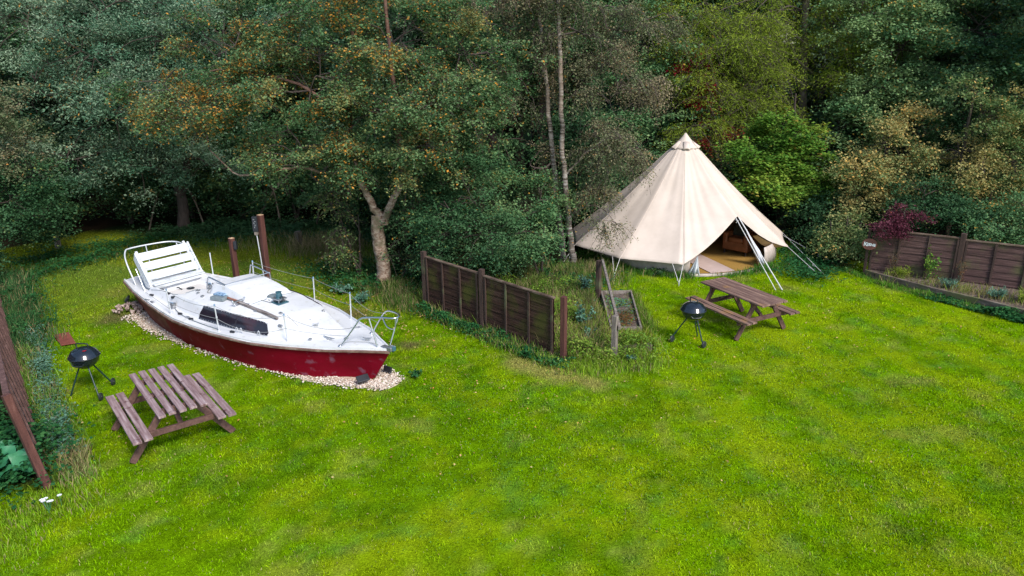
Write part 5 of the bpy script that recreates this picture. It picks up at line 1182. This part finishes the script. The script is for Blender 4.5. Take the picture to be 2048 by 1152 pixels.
# the wood behind
protos = []
for v, (lm_, au_) in enumerate((('dark', .02), ('teal', .05), ('willow', .03))):
    rr = random.Random(40+v)
    ls = [(rr.uniform(-1.5, 1.5), rr.uniform(-1, 1), 1.8+.8*i+rr.random(), 1.6, 1.4, 1.1, 44) for i in range(10)]
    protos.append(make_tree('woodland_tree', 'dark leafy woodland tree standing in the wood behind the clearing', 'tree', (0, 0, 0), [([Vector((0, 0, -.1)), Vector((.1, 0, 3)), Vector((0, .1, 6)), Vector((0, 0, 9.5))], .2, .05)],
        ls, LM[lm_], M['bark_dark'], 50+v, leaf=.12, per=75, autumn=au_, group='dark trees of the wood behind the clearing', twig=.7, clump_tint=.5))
rr = random.Random(12); first = [True]*3; k_ = 0
for row, (y_, x0, x1, st_) in enumerate(((27.5, -17, 17, 2.6), (30.0, -20, 20, 2.9), (33.5, -24, 24, 3.2), (38, -30, 30, 3.6))):
    x_ = x0+row*.7
    while x_ < x1:
        v = (k_*7+row) % 3; k_ += 1
        if abs(x_-9.5) < 1.4 and row == 0: x_ += st_; continue
        o = protos[v] if first[v] else copy_tree(protos[v]); first[v] = False
        o.location = (x_+rr.uniform(-.6, .6), y_+rr.uniform(-.8, .8), 0); o.rotation_euler.z = rr.random()*6.28; s_ = .95+.3*rr.random(); o.scale = (s_, s_, s_*(.95+.35*rr.random()+.12*row))
        x_ += st_*(.85+.3*rr.random())
# side trees outside the clearing, closing the wood left and right
for (x_, y_, v) in ((-17, 23, 0), (-18.5, 19, 1), (17, 22.5, 2), (15.5, 19, 0), (-16.5, 26, 2), (17.5, 26, 1)):
    o = copy_tree(protos[v]); o.location = (x_, y_, 0); o.rotation_euler.z = rr.random()*6.28

# ================================================================== low plants
def poly_pts(rng, n, segs, wid):
    "points scattered round polyline segments"
    out = []
    tot = sum(math.dist(a, b) for a, b in segs)
    for a, b in segs:
        k = max(1, int(n*math.dist(a, b)/tot)); t = rng.rand(k); out.append(np.stack([a[0]+(b[0]-a[0])*t+rng.randn(k)*wid, a[1]+(b[1]-a[1])*t+rng.randn(k)*wid], -1))
    return np.concatenate(out)
rng = np.random.RandomState(77)
Vs, Fs, Cs = [], [], []; off = 0
def tall(segs, n, wid, h0, h1, colr, dead=.12, w=.010, lean=.7):
    global off
    P = poly_pts(rng, n, segs, wid); m = len(P)
    s, nn = boat_local(P[:, 0], P[:, 1]); k = ~((s > 0) & (s < 7.3) & (np.abs(nn) < 1.15)) & (np.hypot(P[:, 0]-TENT.x, P[:, 1]-TENT.y) > 2.5); P = P[k]; m = len(P)
    cl = fbm(P[:, 0], P[:, 1], .35, 71, 3); h = (h0+(h1-h0)*rng.rand(m))*(.45+1.1*cl)
    c = np.array(colr)[None]*(.5+1.0*rng.rand(m)[:, None])*(np.array([1, 1, 1])+.25*(rng.rand(m, 3)-.5)); dd = rng.rand(m) < dead*(.5+cl); c[dd] = np.array([.36, .29, .15])*(.5+.8*rng.rand(dd.sum())[:, None])
    V, F, _ = blades(rng, P[:, 0], P[:, 1], h, w*(.7+.6*rng.rand(m)), c, lean, z0=-.02)
    Vs.append(V); Fs.append(F+off); Cs.append(c); off += len(V)
G1c = (.10, .22, .03); G2c = (.07, .17, .03)
tall([((-1.95, 15.3), (-.7, 14.0)), ((-.7, 13.9), (.8, 12.4))], 5000, .11, .06, .2, (.16, .3, .04), .25)
tall([((-1.7, 15.8), (-.4, 14.5)), ((-.4, 14.5), (1.0, 13.0))], 6000, .25, .12, .36, (.16, .26, .04), .4)
tall([((.4, 15.6), (1.4, 14.6)), ((1.4, 14.6), (1.5, 13.0)), ((.6, 14.6), (1.2, 13.4))], 12000, .30, .10, .34, (.30, .42, .06), .5)
tall([((1.6, 15.9), (1.5, 12.8))], 5000, .12, .12, .34, (.12, .2, .04), .3)
tall([((1.0, 12.4), (2.6, 12.5)), ((1.1, 12.2), (2.4, 12.3))], 5000, .18, .06, .18, (.22, .36, .03), .15)
tall([((2.0, 13.65), (2.6, 13.2)), ((2.1, 13.2), (2.5, 13.1))], 3000, .15, .10, .3, (.22, .30, .03), .1)
tall([((2.7, 16.2), (2.75, 13.8))], 2600, .08, .06, .2, (.15, .26, .03), .12)
tall([((-.2, 17.0), (1.6, 17.6)), ((0, 16.2), (1.6, 16.6)), ((1.6, 18.1), (2.4, 17.3))], 8000, .35, .12, .36, (.13, .22, .04), .35)
tall([((-6.0, 8.8), (-7.25, 10.5)), ((-7.2, 10.5), (-9.5, 13.4))], 4500, .13, .06, .2, (.16, .3, .05), .25)
tall([((-6.1, 8.6), (-5.6, 8.1)), ((-6.3, 8.4), (-5.9, 7.2))], 2400, .22, .04, .12, (.2, .34, .02), .1)
tall([((-5.95, 8.85), (-6.5, 9.6))], 500, .10, .1, .25, (.3, .32, .12), .6)
tall([((-9.5, 13.4), (-13, 18.2))], 7000, .3, .10, .3, (.06, .15, .05), .15)
tall([((-6.2, 20.2), (-4.4, 20.6)), ((-7.8, 21.2), (-4.6, 21.2)), ((-4.2, 19.5), (-3.6, 18.2))], 5500, .4, .08, .32, (.12, .20, .03), .35)
tall([((-4.6, 20.4), (-6.0, 20.4))], 700, .3, .3, .6, (.3, .27, .12), .8)
tall([((-3.5, 17.0), (-2.0, 16.6)), ((-2.6, 16.2), (-2.0, 15.5))], 6000, .3, .08, .3, (.08, .16, .03), .3)
tall([((1.9, 19.6), (3.2, 18.0)), ((3.2, 17.9), (4.4, 17.45))], 3600, .10, .06, .2, (.08, .2, .03), .1)
tall([((5.2, 17.6), (7.0, 18.2)), ((7.2, 18.4), (7.9, 19.6))], 3500, .14, .05, .18, (.08, .22, .03), .1)
tall([((8.4, 18.0), (8.65, 17.2)), ((8.65, 16.95), (9.4, 15.7)), ((9.4, 15.7), (10.4, 14.3))], 4500, .08, .04, .12, (.12, .28, .03), .12)
tall([((8.95, 17.1), (10.9, 15.4)), ((10.0, 15.9), (11.4, 14.6))], 2600, .18, .10, .30, (.22, .28, .05), .45)
tall([((-13, 18.5), (-9, 22.2)), ((-9, 22.4), (-4, 21.6))], 5000, .5, .05, .18, (.05, .13, .03), .1)
tag(pmesh('long_grass', np.concatenate(Vs), np.concatenate(Fs), bm_, fcol=np.concatenate(Cs)), 'uncut long grass and dry stalks along the fences, trees and planter', 'long grass', kind='stuff')

def cover(name, label, segs, n, wid, h, lm_, leaf, kind='stuff', cat='ground cover', flat=1.6, aspect=.8, tmax=.8):
    P = poly_pts(rng, n, segs, wid); m = len(P); hh = h*fbm(P[:, 0], P[:, 1], .45, 81, 3)**1.5*2
    k = (np.hypot(P[:, 0]-TENT.x, P[:, 1]-TENT.y) > 2.55); P = P[k]; hh = hh[k]; m = len(P)
    Z = .01+hh*rng.rand(m)**.6; cl = fbm(P[:, 0], P[:, 1], .5, 91, 3)
    o = leaves(name, LM[lm_], np.stack([P[:, 0], P[:, 1], Z], -1), leaf*(.6+.8*rng.rand(m)), np.clip(cl*.6+rng.rand(m)*.5-.1, 0, tmax), rng, flat, aspect)
    return tag(o, label, cat, kind=kind)
cover('ivy', 'grey green leafy ground cover along the foot of the left fence', [((-6.45, 9.4), (-7.3, 10.6)), ((-7.3, 10.6), (-9.8, 14.2))], 5000, .10, .18, 'bluegreen', .04)
cover('ivy', 'dark green ivy on the far side of the left fence by its end post', [((-6.9, 9.0), (-7.6, 9.8)), ((-6.8, 8.7), (-7.6, 9.0)), ((-7.6, 9.2), (-8.6, 10.4))], 9000, .35, .40, 'ivy', .06)
cover('ivy', 'low green creepers at the left edge of the lawn', [((-10, 14.2), (-12.6, 17.8)), ((-12.6, 17.8), (-11.2, 20.5)), ((-13.5, 19.5), (-10.5, 22))], 11000, .32, .2, 'ivy', .055)
cover('ivy', 'dark creepers under the trees behind the boat', [((-11, 22.4), (-3, 21.6)), ((-10, 23.2), (-4, 22.6))], 16000, .5, .3, 'dark', .07)
cover('ivy', 'green creepers on the lawn below the bed edging on the right', [((9.35, 15.75), (10.5, 14.2)), ((9.9, 14.9), (11, 13.4))], 4200, .09, .11, 'ivy', .06)
cover('weeds', 'leafy weeds between the middle fence and the planter', [((-.9, 16.2), (1.2, 16.4)), ((.3, 15.2), (1.4, 14.4)), ((1.3, 14.4), (1.3, 12.8)), ((1.1, 12.7), (2.5, 12.8))], 13000, .28, .36, 'weed', .05, flat=.8, aspect=.5)
cover('weeds', 'leafy weeds along the front of the middle fence', [((-1.9, 15.2), (-.6, 13.9)), ((-.5, 13.8), (.9, 12.35))], 6500, .12, .16, 'ivy', .055, flat=.9, aspect=.6)
cover('weeds', 'weeds round the foot of the two stemmed tree and the dry grass by it', [((-4.2, 17.2), (-2.0, 16.9)), ((-3.0, 18.2), (-1.0, 17.6)), ((-5, 18.5), (-3.6, 18.2))], 9000, .4, .22, 'ivy', .06, flat=.9)
cover('weeds', 'low weeds round the foot of the birches and the tent wall', [((1.0, 18.4), (2.2, 17.6)), ((.5, 17.6), (2.0, 16.8)), ((7.3, 18.2), (8.3, 18.6)), ((7.4, 19.4), (8.6, 19.0)), ((6.9, 17.4), (7.8, 17.6))], 9000, .3, .2, 'ivy', .06)
cover('clover', 'small clover leaves scattered through the lawn', [((-8, 14), (-5, 9)), ((-2, 9), (6, 8)), ((3, 12), (8, 13)), ((-3, 12), (2, 10)), ((-8, 18), (-9.5, 15)), ((4, 10), (8, 10))], 12000, 1.0, .03, 'maple', .022, tmax=.5)
cover('weeds', 'sedum, moss and small plants in the timber planter', [((2.2, 15.7), (2.25, 14.0)), ((2.45, 15.7), (2.35, 14.0))], 1700, .11, .16, 'bluegreen', .035)
cover('weeds', 'yellow green moss and seedlings in the timber planter', [((2.2, 15.8), (2.25, 14.2)), ((2.5, 15.6), (2.4, 14.2))], 1500, .09, .14, 'weed', .035)
cover('weeds', 'rusty low plants in the near half of the timber planter', [((2.35, 14.7), (2.3, 14.0))], 1500, .12, .2, 'heather', .03)
# fallen leaves
P = np.concatenate([poly_pts(rng, 1500, [((-6, 15.6), (-1.5, 13.6)), ((-4.5, 17), (-2, 15.5)), ((-9, 19), (-5, 18))], .9), poly_pts(rng, 500, [((-8, 13), (2, 10)), ((-2, 12), (9, 14))], 1.6)])
s, nn = boat_local(P[:, 0], P[:, 1]); P = P[~((s > 0) & (s < 7.5) & (np.abs(nn) < 1.1))]; m = len(P)
fl_m = leafmat('fallen_leaf', [(0, (.20, .10, .04)), (.5, (.42, .26, .09)), (.8, (.55, .42, .2)), (1, (.5, .2, .05))], .1)
tag(leaves('fallen_leaves', fl_m, np.stack([P[:, 0], P[:, 1], .035+.02*rng.rand(m)], -1), .04*(.6+.8*rng.rand(m)), rng.rand(m), rng, 2.0, .7), 'small yellow and brown fallen leaves on the grass', 'fallen leaves', kind='stuff')

def plant(name, label, cat, x, y, r, h, n, lm_, leaf, z0=0, stems=6, flat=.6, aspect=.6, seed=0, up=False, group=None):
    rg = np.random.RandomState(seed+1); root = empty(name, (x, y, z0)); tag(root, label, cat, group)
    a = rg.rand(stems)*6.28; tipr = r*(.3+.7*rg.rand(stems)); T = np.stack([np.cos(a)*tipr, np.sin(a)*tipr, h*(.6+.4*rg.rand(stems))], -1)
    m = MB()
    for q in T: m.tube([(0, 0, -.03), tuple(q*np.array([.35, .35, .55])), tuple(q)], [.008, .006, .003], 4)
    m.build('stem', M['bark'], root)
    i = rg.randint(0, stems, n); t = .25+.75*rg.rand(n)**.7; C = T[i]*np.stack([t**1.3, t**1.3, t], -1)+rg.randn(n, 3)*np.array([r, r, h*.5])*.18
    C[:, 2] = np.abs(C[:, 2]); al = np.tile(np.array([[0, 0, 1.]]), (n, 1)) if up else None
    leaves('foliage', LM[lm_], C, leaf*(.6+.8*rg.rand(n)), np.clip(rg.rand(n)*.6+.35*(i % 3)/3, 0, .82), rg, flat, aspect, parent=root, align=al)
    return root
plant('sapling', 'blue green sapling among weeds left of the planter', 'plant', 1.45, 13.9, .24, .62, 420, 'bluegreen', .06, seed=1, up=False)
plant('sapling', 'small blue green plant behind the post at the top of the planter', 'plant', 1.7, 16.3, .22, .5, 300, 'bluegreen', .055, seed=2)
plant('sapling', 'lower blue green sprig beside the sapling left of the planter', 'plant', 1.45, 13.3, .16, .34, 180, 'bluegreen', .055, seed=3)
plant('currant_bush', 'green leafy stem growing up the right fence', 'plant', 9.78, 16.62, .24, .75, 420, 'maple', .055, z0=.1, seed=4)
plant('lavender', 'blue green lavender tuft in the middle of the right bed', 'plant', 9.93, 16.0, .20, .26, 420, 'bluegreen', .075, z0=.1, seed=5, aspect=.15, up=True, stems=12)
plant('lavender', 'blue green tuft further right in the bed', 'plant', 10.62, 15.30, .24, .24, 460, 'bluegreen', .075, z0=.1, seed=6, aspect=.18, up=True, stems=12)
plant('ornamental_grass', 'yellow green grassy tuft at the left of the right bed', 'plant', 9.28, 16.9, .24, .26, 420, 'larch', .13, z0=.1, seed=7, aspect=.08, up=True, stems=14)
plant('ornamental_grass', 'bright yellow green grass tuft at the right edge of the bed', 'plant', 11.0, 14.9, .26, .34, 520, 'larch', .15, z0=.1, seed=8, aspect=.08, up=True, stems=14)
plant('dry_flower_stem', 'dry buff stalks against the left panel of the right fence', 'plant', 9.12, 17.05, .14, .62, 200, 'heather', .035, z0=.1, seed=9, stems=10, aspect=.3)
plant('dry_flower_stem', 'dry brown stalks at the post of the right fence', 'plant', 10.32, 16.28, .12, .66, 200, 'heather', .04, z0=.1, seed=10, stems=9, aspect=.3)
plant('dry_flower_stem', 'dry buff stalk at the far right of the bed', 'plant', 11.15, 15.2, .12, .7, 160, 'heather', .035, z0=.1, seed=11, stems=7, aspect=.3)
plant('green_weed', 'leafy dark weed against the tent wall beside the guy rope', 'plant', 3.6, 17.68, .25, .2, 220, 'dark', .05, seed=12)
plant('green_weed', 'blue green weed on the grass right of the boat', 'plant', -4.0, 16.6, .3, .22, 320, 'bluegreen', .07, seed=13)
plant('green_weed', 'blue green weed in front of the pale trunk', 'plant', -3.4, 15.9, .3, .2, 300, 'bluegreen', .065, seed=14)
plant('green_weed', 'dock leaves in front of the right end of the middle fence', 'plant', .35, 12.75, .28, .14, 160, 'ivy', .12, seed=15, flat=1.0)
plant('green_weed', 'clump of weed at the bow end of the gravel', 'plant', -1.72, 11.95, .16, .1, 160, 'ivy', .05, seed=16)
plant('green_weed', 'bluish weed clump in front of the rail post', 'plant', 2.15, 12.45, .14, .14, 110, 'bluegreen', .06, seed=17)
# big leaved plant by the left fence post
bl = empty('rhubarb_plant', (-6.85, 8.95, 0)); tag(bl, 'large leaved green plant at the foot of the left fence post', 'plant')
rg = random.Random(2)
for i in range(14):
    a = rg.random()*6.28; d = .05+.34*rg.random(); c_ = Vector((math.cos(a)*d, math.sin(a)*d*.8, .10+.22*rg.random())); r_ = .09+.08*rg.random()
    tl = Matrix.Rotation(rg.uniform(-.6, .6), 3, 'X') @ Matrix.Rotation(rg.uniform(-.6, .6), 3, 'Y'); m = MB(); vs = [c_]; n_ = 16
    for k in range(n_):
        t = 2*math.pi*k/n_; q_ = r_*(1+.14*math.sin(5*t+i))*(.62 if k == 0 else 1); vs.append(c_+tl @ Vector((math.cos(t)*q_, math.sin(t)*q_*.9, .025+.02*math.sin(3*t+i))))
    m.add(vs, [(0, k+1, (k+1) % n_+1) for k in range(n_)])
    lf = m.build('leaf', M.get('bigleaf') or M.setdefault('bigleaf', mat_noise('big_leaf', [(.3, (.015, .12, .05)), (.7, (.05, .22, .10))], .45, (9, 9, 9))), bl, smooth=80)
    MB().tube([(0, 0, 0), tuple(c_*.6), tuple(c_)], .006, 5).build('stalk', M['leg_green'] if False else M['bigleaf'], lf)
# white daisies
for i, (px, py, n_) in enumerate(((97, 1018, 5), (122, 1004, 1))):
    q = at(px, py, .06); dp = empty('daisy_plant', (q.x, q.y, 0)); tag(dp, ['cluster of white flower heads in long grass below the left post', 'single white flower head just right of the larger white cluster'][i], 'flower')
    rg = random.Random(i+3)
    for k in range(n_):
        c_ = Vector((rg.uniform(-.09, .09), rg.uniform(-.06, .06), .16+.03*rg.random())) if n_ > 1 else Vector((0, 0, .16)); m = MB(); f_ = []
        for p_ in range(9):
            t = 2*math.pi*p_/9; d_ = Vector((math.cos(t), math.sin(t), .15)); s_ = Vector((-math.sin(t), math.cos(t), 0))*.008
            b0 = len(m.v); m.add([c_+d_*.004, c_+d_*.022+s_, c_+d_*.032, c_+d_*.022-s_], [(0, 1, 2, 3)])
        h_ = m.build('flower_head', M['petal'], dp); MB().tube([(0, 0, 0), tuple(c_)], .003, 4).build('stalk', M['bigleaf'], h_)
